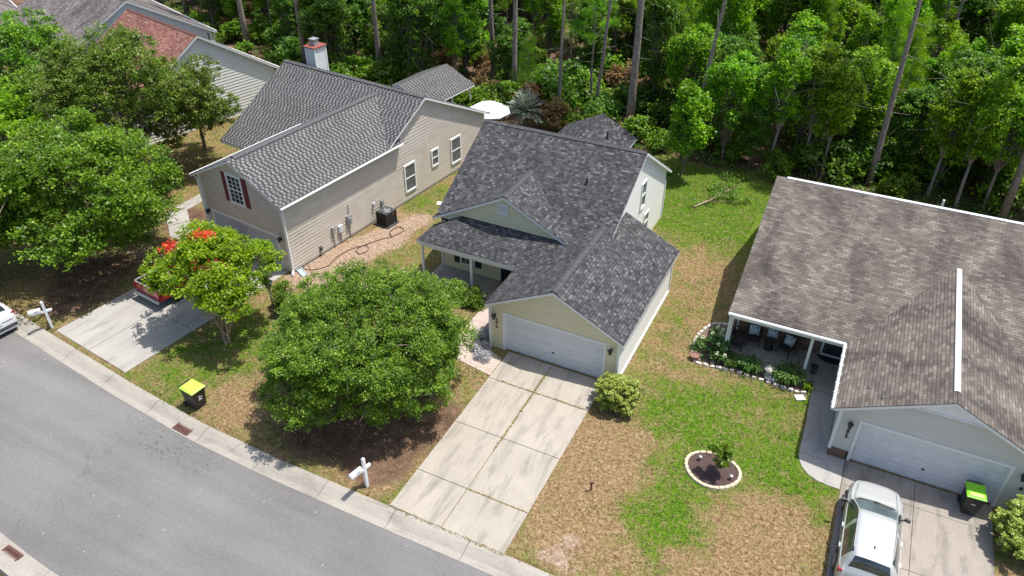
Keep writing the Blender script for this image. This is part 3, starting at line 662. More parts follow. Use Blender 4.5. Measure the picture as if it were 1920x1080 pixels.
# kerb along the lawns, rolled profile, cast in lengths
def kerb_strip(name, sgn, off, mat):
    m = MB(); prof = [(0.0, -0.2), (0.0, 0.015), (0.22, 0.022), (0.42, -0.035), (0.58, -0.098), (0.86, -0.088), (0.86, -0.2)]
    L = 3.05; x = -78.0
    while x < 58:
        x1 = x+L-0.018; n = 3
        for i in range(n):
            a = x+(x1-x)*i/n; b = x+(x1-x)*(i+1)/n
            for (p0, z0), (p1, z1) in zip(prof[:-1], prof[1:]):
                ya, yb = kin(a)+off, kin(b)+off
                f = [(a, ya-sgn*p0, z0), (a, ya-sgn*p1, z1), (b, yb-sgn*p1, z1), (b, yb-sgn*p0, z0)]
                m.face(f if sgn > 0 else f[::-1])
        x += L
    o = m.build(name, mat); o['kind'] = 'structure'; return o
kerb_strip('kerb', 1, 0.0, MT['kerb'])
kerb_strip('far_kerb', -1, -8.25, MT['kerb'])
# driveways: slabs with open joints
def slabs(name, rects, mat, top=0.03, loc=(0, 0, 0), rz=0.0):
    m = MB()
    for r_ in rects:
        m.prism(r_ if not isinstance(r_[0], (int, float)) else [(r_[0], r_[1]), (r_[2], r_[1]), (r_[2], r_[3]), (r_[0], r_[3])], -0.1, top)
    o = m.build(name, mat); o.location = loc; o.rotation_euler = (0, 0, rz); o['kind'] = 'structure'; return o
ys = [-9.84, -7.9, -5.02, -2.04, -0.06]; rc = []
for a, b in zip(ys[:-1], ys[1:]):
    for x0_, x1_ in ((0.95, 3.14), (3.14, 5.66)): rc.append((x0_+0.014, a+0.014, x1_-0.014, b-0.014))
slabs('driveway', rc, MT['conc'])
# left driveway (own angle)
LO = (-18.37, 1.413, 0); LY = R(-7.057)
rc = []; ysl = [-9.72, -6.1, -3.0, -0.06]
for i, (a, b) in enumerate(zip(ysl[:-1], ysl[1:])):
    for x0_, x1_ in ((0.55, 3.2), (3.2, 6.0)): rc.append((x0_+0.014, a+0.014, x1_-0.014, b-0.014))
rc = [[(x0_+1.0, -9.98), (3.19, -9.88), (3.19, -6.12), (x0_, -6.12)] if False else r_ for r_ in rc]
slabs('left_driveway', rc, MT['conc_clean'], loc=LO, rz=LY)
# right driveway, apron and curved front walk
RO = (14.959, -0.033, 0); RY = R(0.363)
rc = [(0.68, -10.0, 3.16, -7.3), (3.2, -10.0, 5.76, -7.3)]
for a, b in ((-7.28, -4.32), (-4.30, -1.36), (-1.34, -0.05)): rc += [(0.68, a, 3.17, b), (3.19, a, 5.76, b)]
slabs('right_driveway', rc, MT['conc_dark'], loc=RO, rz=RY)
arc = [(-0.98-0.0, -0.62)]; 
pw = [[(-1.13, 3.55), (-1.03, 1.55), (-0.03, 1.55), (-0.03, 3.55)], [(-1.02, 1.53), (-1.02, -0.42), (-0.03, -0.42), (-0.03, 1.53)],
      [(-1.02, -0.44), (-0.96, -0.80), (-0.80, -1.15), (-0.52, -1.45), (-0.15, -1.62), (0.25, -1.68), (0.65, -1.68), (0.65, -0.06), (-0.03, -0.06), (-0.03, -0.44)]]
slabs('right_front_walk', pw, MT['conc_clean'], top=0.032, loc=RO, rz=RY)
slabs('porch_walk', [[(-1.75, 2.9), (-1.75, 1.3), (-0.75, 1.3), (-0.75, 2.9)], [(-1.75, 1.28), (-1.7, 0.0), (-0.6, 0.0), (-0.75, 1.28)], [(-1.7, -0.02), (-0.9, -1.6), (0.93, -1.9), (0.93, -0.75), (-0.55, -0.02)]], MT['walkpink'], top=0.025)
slabs('left_side_walk', [[(-4.9, 0.2), (-4.2, 1.3), (-2.9, 0.5), (-3.4, -0.6)], [(-3.35, -0.62), (-2.86, 0.48), (0.5, -0.95), (0.5, -2.1), (-1.0, -2.1)], [(-4.9, 1.0), (-5.3, 4.4), (-4.3, 4.4), (-4.1, 1.3)]], MT['conc_clean'], top=0.02, loc=LO, rz=LY)

# ================================================================== MAIN HOUSE
H = empty('ranch_house', (0, 0, 0), 0, 'pale yellow house with charcoal shingle roof, small porch gable and number 296 by its garage', 'house')
XC = 3.05; GZ = 4.05; GS = 0.506
w_ = MB()
siding(w_, (0, 0, 0), (1, 0, 0), [(0, 0), (6.1, 0), (6.1, GZ-GS*3.05-.06), (XC, GZ-.06), (0, GZ-GS*3.05-.06)], [(0.66, 5.52, 0, 2.04)], 0.2, 0.014)
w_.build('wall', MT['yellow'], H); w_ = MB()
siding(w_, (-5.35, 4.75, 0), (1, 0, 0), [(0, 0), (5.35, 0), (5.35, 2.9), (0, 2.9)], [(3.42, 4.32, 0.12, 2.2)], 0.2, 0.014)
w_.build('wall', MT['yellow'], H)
w_ = MB()
siding(w_, (0, 4.75, 0), (1, 0, 0), [(-5.55, 3.02), (1.9, 3.02), (1.9, 3.2), (-1.65, 5.05), (-5.55, 3.08)], [(-2.0, -1.5, 4.12, 4.62)], 0.2, 0.014)
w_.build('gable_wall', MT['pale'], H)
w_ = MB()
siding(w_, (6.1, 0, 0), (0, 1, 0), [(0, 0), (7.8, 0), (7.8, 2.45), (0, 2.45)], (), 0.2, 0.014)
siding(w_, (6.1, 7.8, 0), (-1, 0, 0), [(0, 0), (2.69, 0), (2.69, GZ-GS*.36-.08), (0, 2.45)], (), 0.2, 0.014)
siding(w_, (3.41, 0, 0), (0, 1, 0), [(4.75, 0), (15.2, 0), (15.2, 2.98), (9.97, 6.22), (4.75, 3.3)], (), 0.2, 0.022)
siding(w_, (3.41, 15.2, 0), (-1, 0, 0), [(0, 0), (8.76, 0), (8.76, 2.98), (0, 2.98)], (), 0.2, 0.014)
siding(w_, (-5.35, 0, 0), (0, -1, 0), [(-15.2, 0), (-4.75, 0), (-4.75, 3.3), (-9.97, 6.22), (-15.2, 2.98)], (), 0.2, 0.014)
siding(w_, (0, 4.75, 0), (0, -1, 0), [(0, 0), (4.75, 0), (4.75, 2.4), (0, 2.4)], (), 0.2, 0.014)
w_.build('side_wall', MT['white_s'], H)
c_ = MB()   # corner boards, base
for x, y in ((-0.015, -0.02), (6.1+0.015, -0.02), (6.1+0.015, 7.8), (3.41+0.02, 15.2), (-5.37, 4.74)):
    c_ = MB(); c_.box((x, y, 1.2), (0.10, 0.10, 2.4)); c_.build('corner_board', MT['trim'], H)
c_ = MB(); c_.b2((6.1, 0.06, 0.0), (6.16, 7.74, 0.16)); c_.build('base_board', MT['trim'], H)
mr, mf = MB(), MB()
zp = lambda y: 6.31-0.558*(9.97-y)
slab(mr, mf, [(-5.5, 9.97, 6.31), (-5.5, 4.75, zp(4.75)), (-4.1, 4.75, zp(4.75)), (-5.8, 3.05, zp(3.05)), (3.62, 3.05, zp(3.05)), (3.65, 9.97, 6.31)], (1, 0, 0))
slab(mr, mf, [(-5.8, 3.05, zp(3.05)), (-4.1, 4.75, zp(4.75)), (-5.8, 4.75, zp(3.05))], (0, 1, 0))
slab(mr, mf, [(-5.5, 9.97, 6.31), (3.65, 9.97, 6.31), (3.65, 15.55, 2.86), (-5.5, 15.55, 2.86)], (1, 0, 0))
slab(mr, mf, [(XC, -.15, GZ), (XC, 6.0, GZ), (-.24, 2.95, GZ-GS*3.29), (-.24, -.15, GZ-GS*3.29)], (0, 1, 0))
slab(mr, mf, [(XC, -.15, GZ), (6.34, -.15, GZ-GS*3.29), (6.34, 8.04, GZ-GS*3.29), (XC, 8.04, GZ)], (0, 1, 0))
gxc, gz_, gs_ = -1.65, 5.12, 0.515
slab(mr, mf, [(gxc, 4.6, gz_), (gxc, 7.9, gz_), (-4.83, 4.95, 3.48), (-5.75, 4.95, gz_-gs_*4.1), (-5.75, 4.6, gz_-gs_*4.1)], (0, 1, 0))
slab(mr, mf, [(gxc, 4.6, gz_), (gxc+3.5, 4.6, gz_-gs_*3.5), (gxc, 7.9, gz_)], (0, 1, 0))
mr.build('roof', MT['roof_main'], H); mf.build('fascia', MT['trim'], H)
rp = MB()   # rear porch roof
m1, m2 = MB(), MB()
slab(m1, m2, [(-2.3, 15.0, 3.62), (-2.3, 19.9, 3.62), (-4.75, 19.9, 2.4), (-4.75, 15.0, 2.4)], (0, 1, 0))
slab(m1, m2, [(-2.3, 15.0, 3.62), (0.1, 15.0, 2.4), (0.1, 19.9, 2.4), (-2.3, 19.9, 3.62)], (0, 1, 0))
rpo = m1.build('rear_porch_roof', MT['roof_dark'], H); m2.build('fascia', MT['trim'], rpo)
for x, y in ((-4.5, 19.6), (-0.15, 19.6), (-2.3, 19.6)):
    q_ = MB(); q_.box((x, y, 1.18), (0.12, 0.12, 2.36)); q_.build('porch_post', MT['trim'], H)
rc_ = MB()
ridge_cap(rc_, (-5.45, 9.97, 6.31), (3.6, 9.97, 6.31), (0, 1, 0), .56, .17, .05); ridge_cap(rc_, (XC, -.1, GZ), (XC, 5.9, GZ), (1, 0, 0), .5, .16, .05)
ridge_cap(rc_, (gxc, 4.65, gz_), (gxc, 7.8, gz_), (1, 0, 0), .5, .15, .03)
rc_.build('ridge_cap', MT['ridgedark'], H)
garage_door(H, (0, 0, 0), (1, 0, 0), 0.73, 5.45, 2.0)
wall_lamp(H, (0.24, 0, 1.85), (0, -1, 0)); wall_lamp(H, (5.78, 0, 1.85), (0, -1, 0))
digits(H, '296', (0, 0, 0), (1, 0, 0), 0.33, 1.72, 0.14, 0.18, 'rust')
window(H, (0, 4.75, 0), (1, 0, 0), -4.2, -3.5, 0.62, 1.9, (3, 4), (0.36, 'black'))
window(H, (3.41, 0, 0), (0, 1, 0), 10.45, 11.05, 2.85, 4.25); window(H, (3.41, 0, 0), (0, 1, 0), 11.5, 12.1, 0.9, 1.9); 
fd = MB(); fd.b2((-1.92, 4.78, 0.13), (-1.04, 4.86, 2.18)); fdo = fd.build('front_door', MT['black'], H)
for q_ in ((-1.98, -1.92), (-1.04, -0.98)):
    f = MB(); f.b2((q_[0], 4.70, 0.13), (q_[1], 4.80, 2.22)); f.build('door_jamb', MT['trim'], H)
k_ = MB(); k_.box((-1.14, 4.74, 1.1), (0.05, 0.05, 0.12)); k_.build('handle', MT['grey'], fdo)
vt = MB()
vt.b2((-2.02, 4.66, 4.1), (-1.5, 4.735, 4.14)); vt.b2((-2.02, 4.66, 4.6), (-1.5, 4.735, 4.64)); vt.b2((-2.02, 4.66, 4.14), (-1.98, 4.735, 4.6)); vt.b2((-1.54, 4.66, 4.14), (-1.5, 4.735, 4.6))
for i in range(8): vt.box((-1.76, 4.72, 4.17+i*0.056), (0.44, 0.05, 0.03))
vt.build('gable_vent', MT['trim'], H)
for x in (-5.6, -2.78):
    q_ = MB(); q_.box((x, 3.22, 1.2), (0.11, 0.11, 2.3)); q_.box((x, 3.22, 0.2), (0.17, 0.17, 0.16)); q_.box((x, 3.22, 2.24), (0.17, 0.17, 0.08)); q_.build('porch_post', MT['trim'], H)
b_ = MB(); b_.b2((-5.68, 3.14, 2.12), (-0.02, 3.28, 2.30)); b_.b2((-5.66, 3.3, 2.12), (-5.54, 4.74, 2.28)); b_.build('porch_beam', MT['trim'], H)
pf = MB(); pf.b2((-5.5, 3.05, -0.1), (-2.8, 4.74, 0.12)); pf.b2((-2.78, 3.05, -0.1), (-0.01, 4.74, 0.12)); pf.build('porch_floor', MT['conc'], H)
vp_ = MB(); vp_.cyl((1.35, 7.75, 5.0), 0.045, 0.045, 0.42, 10); vp_.lathe((1.35, 7.75, 5.06), [(0.12, 0), (0.05, 0.1)], 10); vp_.build('vent_pipe', MT['black'], H)
vp_ = MB(); vp_.cyl((-1.1, 17.6, 3.0), 0.05, 0.05, 0.5, 10); vp_.build('vent_pipe', MT['black'], H)

# ================================================================== LEFT HOUSE
LH = empty('beige_house', LO, LY, 'beige sided house with grey dashed shingle roof, maroon shutters and a brick-red topped chimney', 'house')
zl = lambda y: 6.05-0.55*(11.4-y)
w_ = MB()
siding(w_, (0, 0, 0), (1, 0, 0), [(0, 0), (6.26, 0), (6.26, 4.12), (3.13, 5.66), (0, 4.12)], [(0.42, 5.58, 0, 2.05)], 0.2, 0.016)
siding(w_, (6.26, 0, 0), (0, 1, 0), [(0, 0), (8.2, 0), (8.2, 4.12), (0, 4.12)], (), 0.2, 0.026)
siding(w_, (6.26, 0, 0), (0, 1, 0), [(8.2, 0), (17.5, 0), (17.5, 2.95), (11.4, 5.95), (8.2, 4.2)], (), 0.2, 0.026)
siding(w_, (0, 0, 0), (0, -1, 0), [(-8, 0), (0, 0), (0, 4.12), (-8, 4.12)], (), 0.2, 0.016)
siding(w_, (-4.9, 0, 0), (0, -1, 0), [(-17.5, 0), (-7.2, 0), (-7.2, 3.6), (-11.4, 5.95), (-17.5, 2.95)], (), 0.2, 0.016)
siding(w_, (-4.9, 7.2, 0), (1, 0, 0), [(0, 0), (4.9, 0), (4.9, 3.4), (0, 3.4)], (), 0.2, 0.016)
siding(w_, (6.26, 17.5, 0), (-1, 0, 0), [(0, 0), (11.16, 0), (11.16, 2.95), (0, 2.95)], (), 0.2, 0.016)
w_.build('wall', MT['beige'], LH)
for x, y, h_ in ((6.27, -.01, 4.1), (-.01, -.01, 4.1), (6.28, 17.5, 2.9)):
    c_ = MB(); c_.box((x, y, h_/2), (0.12, 0.12, h_)); c_.build('corner_board', MT['trim'], LH)
bs = MB(); bs.b2((6.262, 0.1, -0.02), (6.285, 17.4, 0.09)); bs.build('foundation', MT['darkgrey'], LH)
mr, mf = MB(), MB(); LGS = 0.49
slab(mr, mf, [(3.13, -.3, 5.75), (6.58, -.3, 5.75-LGS*3.45), (6.58, 9.0, 5.75-LGS*3.45), (3.13, 10.95, 5.75)], (0, 1, 0))
slab(mr, mf, [(3.13, -.3, 5.75), (3.13, 10.95, 5.75), (-.32, 7.9, 5.75-LGS*3.45), (-.32, -.3, 5.75-LGS*3.45)], (0, 1, 0))
slab(mr, mf, [(-5.2, 11.4, 6.05), (-5.2, 5.3, zl(5.3)), (3.1, 5.3, zl(5.3)), (6.52, 8.0, zl(8.0)), (6.52, 11.4, 6.05)], (1, 0, 0))
slab(mr, mf, [(-5.2, 11.4, 6.05), (6.52, 11.4, 6.05), (6.52, 17.97, 2.84), (-5.2, 17.97, 2.84)], (1, 0, 0))
mr.build('roof', MT['roof_left'], LH); mf.build('fascia', MT['trim'], LH)
m1, m2 = MB(), MB()
slab(m1, m2, [(-.6, 17.0, 3.55), (-.6, 22.5, 3.55), (-3.0, 22.5, 2.5), (-3.0, 17.0, 2.5)], (0, 1, 0))
slab(m1, m2, [(-.6, 17.0, 3.55), (1.95, 17.0, 2.5), (1.95, 22.5, 2.5), (-.6, 22.5, 3.55)], (0, 1, 0))
rpo = m1.build('rear_porch_roof', MT['roof_left'], LH); m2.build('fascia', MT['trim'], rpo)
for x, y in ((-2.8, 22.2), (1.75, 22.2), (1.75, 20.0), (-0.6, 22.2)):
    q_ = MB(); q_.box((x, y, 1.2), (0.1, 0.1, 2.4)); q_.build('porch_post', MT['trim'], LH)
rc_ = MB(); ridge_cap(rc_, (-5.15, 11.4, 6.05), (6.45, 11.4, 6.05), (0, 1, 0), .52, .17, .06); ridge_cap(rc_, (3.13, .1, 5.75), (3.13, 10.8, 5.75), (1, 0, 0), .49, .17, .07)
rc_.build('ridge_cap', MT['ridge'], LH)
garage_door(LH, (0, 0, 0), (1, 0, 0), 0.5, 5.5, 1.98, 'doorgrey')
window(LH, (0, 0, 0), (1, 0, 0), 2.5, 3.45, 3.2, 4.72, (3, 6), (0.36, 'maroon'), tw=0.11)
for q_ in ((9.35, 10.2, 0.72, 2.32), (11.95, 12.48, 1.38, 2.32), (13.92, 14.8, 0.76, 2.32)): window(LH, (6.26, 0, 0), (0, 1, 0), *q_, tw=0.1, pane='curtain')
wall_lamp(LH, (0.2, 0, 1.9), (0, -1, 0)); wall_lamp(LH, (5.86, 0, 1.98), (0, -1, 0))
gt = MB(); z_ = 5.75-LGS*3.45
gt.tube([(6.63, -.3, z_-0.02), (6.63, 9.0, z_-0.02)], 0.055, 6); gt.build('gutter', MT['trim'], LH); gt = MB(); gt.tube([(-.37, -.3, z_-0.02), (-.37, 7.8, z_-0.02)], 0.055, 6); gt.build('gutter', MT['trim'], LH)
ds = MB(); ds.tube([(6.63, -.12, z_), (6.36, -.06, z_-0.35), (6.36, -.06, 0.25), (6.5, -.25, 0.08)], 0.05, 6); ds.build('downspout', MT['trim'], LH)
ds = MB(); ds.tube([(-.37, -.12, z_), (-.12, -.08, z_-0.35), (-.12, -.08, 0.2)], 0.05, 6); ds.build('downspout', MT['trim'], LH)
ch = MB(); siding(ch, (-3.45, 11.75, 0), (1, 0, 0), [(0, 4.5), (.78, 4.5), (.78, 7.15), (0, 7.15)], (), .16, .02); siding(ch, (-2.67, 11.75, 0), (0, 1, 0), [(0, 4.5), (.95, 4.5), (.95, 7.15), (0, 7.15)], (), .16, .02)
siding(ch, (-3.45, 12.7, 0), (0, -1, 0), [(0, 4.5), (.95, 4.5), (.95, 7.15), (0, 7.15)], (), .16, .02); siding(ch, (-2.67, 12.7, 0), (-1, 0, 0), [(0, 4.5), (.78, 4.5), (.78, 7.15), (0, 7.15)], (), .16, .02)
cho = ch.build('chimney', MT['far_s'], LH)
cb = MB()
for x in (-3.45, -2.67):
    for y in (11.75, 12.7): cb.box((x, y, 5.7), (0.09, 0.09, 2.85))
cb.build('corner_board', MT['trim'], cho)
cc = MB(); cc.b2((-3.55, 11.65, 7.15), (-2.57, 12.8, 7.22)); cc.build('chimney_cap', MT['redbrown'], cho)
cc = MB(); cc.b2((-3.28, 12.0, 7.22), (-2.86, 12.4, 7.6)); cc.b2((-3.32, 11.96, 7.6), (-2.82, 12.44, 7.64)); cc.build('chimney_top', MT['grey'], cho)
for y, z0, z1, w_2, mt in ((3.1, .95, 1.3, .2, 'grey'), (3.63, .75, 1.15, .3, 'trimgrey'), (4.35, .85, 1.45, .32, 'grey'), (7.1, .8, 1.15, .16, 'grey'), (6.4, 1.1, 1.3, .12, 'trimgrey'), (2.05, .38, .58, .12, 'darkgrey')):
    u_ = MB(); u_.b2((6.27, y-w_2/2, z0), (6.42, y+w_2/2, z1)); 
    if y > 4 and y < 5: u_.tube([(6.42, y, 1.25), (6.5, y, 1.25)], 0.1, 12)
    ub = u_.build('utility_box', MT[mt], LH, bevel=0.01)
    if y < 5: pz = MB(); pz.tube([(6.33, y, z0), (6.33, y, 0.02)], 0.028, 6); pz.build('conduit', MT['grey'], ub)
    if abs(y-4.35) < .1: pz = MB(); pz.tube([(6.34, y+.05, z1), (6.34, y+.05, 2.1)], 0.02, 6); pz.build('conduit', MT['black'], ub)
for x, y in ((-.5, 12.6),): pass
vp_ = MB(); vp_.cyl((2.0, 8.7, zl(8.7)-.1), 0.05, 0.05, 0.4, 8); vp_.build('vent_pipe', MT['black'], LH)
vp_ = MB(); vp_.cyl((3.4, 12.0, 5.6), 0.05, 0.05, 0.75, 8); vp_.build('vent_pipe', MT['black'], LH)

# ================================================================== RIGHT HOUSE
RH = empty('brown_roof_house', RO, RY, 'light grey house with large brown shingle roof, covered porch and number 292 by its garage', 'house')
RS = 0.485; zr = lambda y: 5.38-0.332*(12.31-y)
w_ = MB()
siding(w_, (0, 0, 0), (1, 0, 0), [(0, 0), (6.65, 0), (6.65, 2.66), (3.3, 4.25), (0, 2.66)], [(0.73, 5.78, 0, 2.06), (-.1, .73, 0, .42)], 0.115, 0.009)
siding(w_, (0, 6.1, 0), (0, -1, 0), [(0, 0), (6.1, 0), (6.1, 2.55), (0, 2.55)], (), 0.115, 0.009)
siding(w_, (-4.9, 6.1, 0), (1, 0, 0), [(0, 0), (4.9, 0), (4.9, 3.0), (0, 3.0)], [(3.8, 4.75, .12, 2.1)], 0.115, 0.009)
siding(w_, (-4.9, 0, 0), (0, -1, 0), [(-17.2, 0), (-6.1, 0), (-6.1, 3.2), (-12.31, 5.28), (-17.2, 2.6)], (), 0.115, 0.009)
siding(w_, (13.5, 17.2, 0), (-1, 0, 0), [(0, 0), (18.4, 0), (18.4, 2.7), (0, 2.7)], (), 0.2, 0.012)
siding(w_, (6.65, 0, 0), (0, 1, 0), [(0, 0), (6.1, 0), (6.1, 2.6), (0, 2.6)], (), 0.115, 0.009)
siding(w_, (6.65, 6.1, 0), (1, 0, 0), [(0, 0), (6.85, 0), (6.85, 3.0), (0, 3.0)], (), 0.2, 0.012)
siding(w_, (13.5, 0, 0), (0, 1, 0), [(6.1, 0), (17.2, 0), (17.2, 2.6), (12.31, 5.28), (6.1, 3.2)], (), 0.2, 0.012)
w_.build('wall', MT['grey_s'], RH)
bk = MB(); bk.b2((-.03, -.03, 0), (.62, .03, .40)); bk.build('brick_base', MT['brick'], RH); bk = MB(); bk.b2((-4.9, 5.98, 0.0), (-1.2, 6.09, .78)); bk.build('brick_base', MT['brick'], RH)
bl = MB()
for i in range(8): bl.box((0.03+i*0.08, -0.03, .43), (0.07, 0.09, 0.06))
bl.build('brick_sill', MT['brick'], RH); bl = MB()
for i in range(44): bl.box((-4.86+i*0.084, 6.03, .81), (0.07, 0.14, 0.06))
bl.build('brick_sill', MT['brick'], RH)
for x, y, zc, h_ in ((-.02, -.02, 1.5, 2.2), (6.67, -.02, 1.3, 2.6), (-.03, 5.9, 1.3, 2.6), (-4.92, 6.08, 1.5, 3.0)):
    c_ = MB(); c_.box((x, y, zc), (.12, .12, h_)); c_.build('corner_board', MT['trim'], RH)
mr, mf = MB(), MB(); ZA = 4.33; RX = 3.3
slab(mr, mf, [(RX, -.3, ZA), (RX, 9.2, ZA), (-.3, 3.94, ZA-RS*3.6), (-.3, -.3, ZA-RS*3.6)], (0, 1, 0))
slab(mr, mf, [(RX, -.3, ZA), (6.95, -.3, ZA-RS*3.65), (6.95, 4.0, ZA-RS*3.65), (RX, 9.2, ZA)], (0, 1, 0))
slab(mr, mf, [(-5.2, 12.31, 5.38), (-5.2, 3.94, zr(3.94)), (13.8, 3.94, zr(3.94)), (13.8, 12.31, 5.38)], (1, 0, 0))
slab(mr, mf, [(-5.2, 12.31, 5.38), (13.8, 12.31, 5.38), (13.8, 17.4, 2.6), (-5.2, 17.4, 2.6)], (1, 0, 0))
mr.build('roof', MT['roof_right'], RH); mf.build('fascia', MT['trim'], RH)
rv = MB(); ridge_cap(rv, (-4.7, 12.31, 5.38), (13.8, 12.31, 5.38), (0, 1, 0), .33, .09, .035); ridge_cap(rv, (RX, 0.35, ZA), (RX, 8.9, ZA), (1, 0, 0), .48, .10, .045); rv.build('ridge_vent', MT['trim'], RH)
gb = MB(); gb.face([(2.25, -.19, 3.62), (4.35, -.19, 3.62), (3.3, -.19, 4.12)]); gb.b2((2.2, -.22, 3.58), (4.4, -.19, 3.63)); gb.build('gable_fan', MT['trim'], RH)
gt = MB(); z_ = ZA-RS*3.6
gt.tube([(-5.2, 3.87, zr(3.94)-.03), (-.35, 3.87, zr(3.94)-.03)], .065, 6); gt.build('gutter', MT['trim'], RH); gt = MB(); gt.tube([(-.37, 3.9, z_-.03), (-.37, -.3, z_-.03)], .065, 6)
for i in range(7): gt.box((-.37, 3.6-i*.6, z_-.01), (.16, .04, .1))
gt.build('gutter', MT['trim'], RH)
ds = MB(); ds.tube([(-5.15, 3.87, 2.5), (-5.1, 3.98, 2.3), (-5.1, 3.98, .1)], .04, 6); ds.build('downspout', MT['trim'], RH)
garage_door(RH, (0, 0, 0), (1, 0, 0), .8, 5.72, 2.02)
wall_lamp(RH, (.42, 0, 1.88), (0, -1, 0)); wall_lamp(RH, (6.15, 0, 1.85), (0, -1, 0))
digits(RH, '292', (0, 0, 0), (1, 0, 0), .42, 1.68, 0.15, 0.18, 'black')
sk = MB(); sk.box((6.28, -.04, 1.25), (.08, .08, .1)); sk.build('socket_cover', MT['black'], RH)
for x in (-5.02, -1.62):
    q_ = MB(); q_.box((x, 4.1, 1.3), (.12, .12, 2.4)); q_.box((x, 4.1, .24), (.18, .18, .16)); q_.build('porch_post', MT['trim'], RH)
b_ = MB(); b_.b2((-5.1, 4.02, 2.28), (-.1, 4.16, 2.46)); b_.build('porch_beam', MT['trim'], RH)
pf = MB(); pf.b2((-4.95, 4.0, -.1), (-2.2, 6.09, .13)); pf.b2((-2.18, 4.0, -.1), (-.02, 6.09, .13)); pf.b2((-1.1, 3.57, -.1), (-.02, 3.98, .08)); pf.build('porch_floor', MT['conc'], RH)
window(RH, (0, 6.1, 0), (1, 0, 0), -4.2, -3.55, .95, 2.1, tw=.09, pane='curtain'); window(RH, (0, 6.1, 0), (1, 0, 0), -3.3, -2.6, .95, 2.1, tw=.09, pane='curtain')
for a in (-4.75, -2.42):
    s_ = MB(); s_.b2((a, 6.04, .9), (a+.36, 6.07, 2.15)); s_.build('shutter', MT['black'], RH)
fd = MB(); fd.b2((-1.08, 6.05, .14), (-.2, 6.12, 2.08)); fdo = fd.build('front_door', MT['glass'], RH); fd = MB(); fd.b2((-1.16, 6.0, .13), (-1.08, 6.1, 2.16)); fd.b2((-.2, 6.0, .13), (-.12, 6.1, 2.16)); fd.b2((-1.08, 6.0, 2.08), (-.2, 6.1, 2.16)); fd.b2((-1.08, 6.0, .14), (-.2, 6.05, .22)); fd.build('door_frame', MT['trim'], fdo)
for x, y, s1 in ((.7, .86, -1), (1.17, .21, -1), (4.17, .46, 1)):
    z = ZA-RS*abs(x-RX); v_ = MB(); v_.box((x, y, z+.045), (.10, .2, .03)); v_.build('roof_vent', MT['ridge'], RH)
vp_ = MB(); vp_.cyl((2.3, 13.2, 4.8), .05, .05, .6, 8); vp_.build('vent_pipe', MT['trim'], RH)

# ================================================================== FAR HOUSES
def far_house(name, o, yaw, wid, z, ze, length, roofm, label, wm='far_s'):
    h = empty(name, (*o, 0), R(yaw), label, 'house'); w_ = MB(); d = wid; s = (z-ze)/d; we = ze+.3*s
    siding(w_, (0, 0, 0), (0, 1, 0), [(-d+.3, 0), (d-.3, 0), (d-.3, we-.1), (0, z-.1), (-d+.3, we-.1)], (), .22, .03)
    siding(w_, (-length, -d+.3, 0), (1, 0, 0), [(0, 0), (length, 0), (length, we-.1), (0, we-.1)], (), .2, .018)
    siding(w_, (0, d-.3, 0), (-1, 0, 0), [(0, 0), (length, 0), (length, we-.1), (0, we-.1)], (), .2, .018)
    siding(w_, (-length, 0, 0), (0, -1, 0), [(-d+.3, 0), (d-.3, 0), (d-.3, we-.1), (0, z-.1), (-d+.3, we-.1)], (), .2, .018)
    w_.build('wall', MT[wm], h); mr, mf = MB(), MB()
    slab(mr, mf, [(-length-.3, 0, z), (-length-.3, -d, ze), (.3, -d, ze), (.3, 0, z)], (1, 0, 0), thick=.16); slab(mr, mf, [(-length-.3, 0, z), (.3, 0, z), (.3, d, ze), (-length-.3, d, ze)], (1, 0, 0), thick=.16)
    mr.build('roof', MT[roofm], h); mf.build('fascia', MT['trimgrey'], h)
    g = MB(); g.tube([(-length, d+.06, ze), (.3, d+.06, ze)], .06, 6); g.tube([(.1, d+.06, ze), (.1, d-.2, ze-.4), (.1, d-.2, .1)], .05, 6); g.build('gutter', MT['trim'], h)
    rc2 = MB(); ridge_cap(rc2, (-length-.2, 0, z), (.2, 0, z), (0, 1, 0), s, .16, .04); rc2.build('ridge_cap', MT['rust'] if roofm == 'roof_red' else MT['ridge'], h)
    return h
h1 = far_house('red_roof_house', (-30.28, 13.76), -15, 5.9, 6.5, 2.75, 9.4, 'roof_red', 'white sided house with a red-brown shingle roof behind the trees at upper left')
h2 = far_house('weathered_roof_house', (-41.6, 17.7), -20, 6.6, 6.6, 2.9, 14, 'roof_old', 'white sided house under a stained weathered grey roof, farther back at upper left')
vp_ = MB(); vp_.cyl((-1.0, 1.5, 5.2), .05, .05, .9, 8); vp_.build('vent_pipe', MT['black'], h1)
h3 = far_house('white_house', (-59, 13.5), -24, 6.0, 6.3, 2.9, 12, 'roof_old', 'white sided house at the very top left corner, only a strip of wall in view')

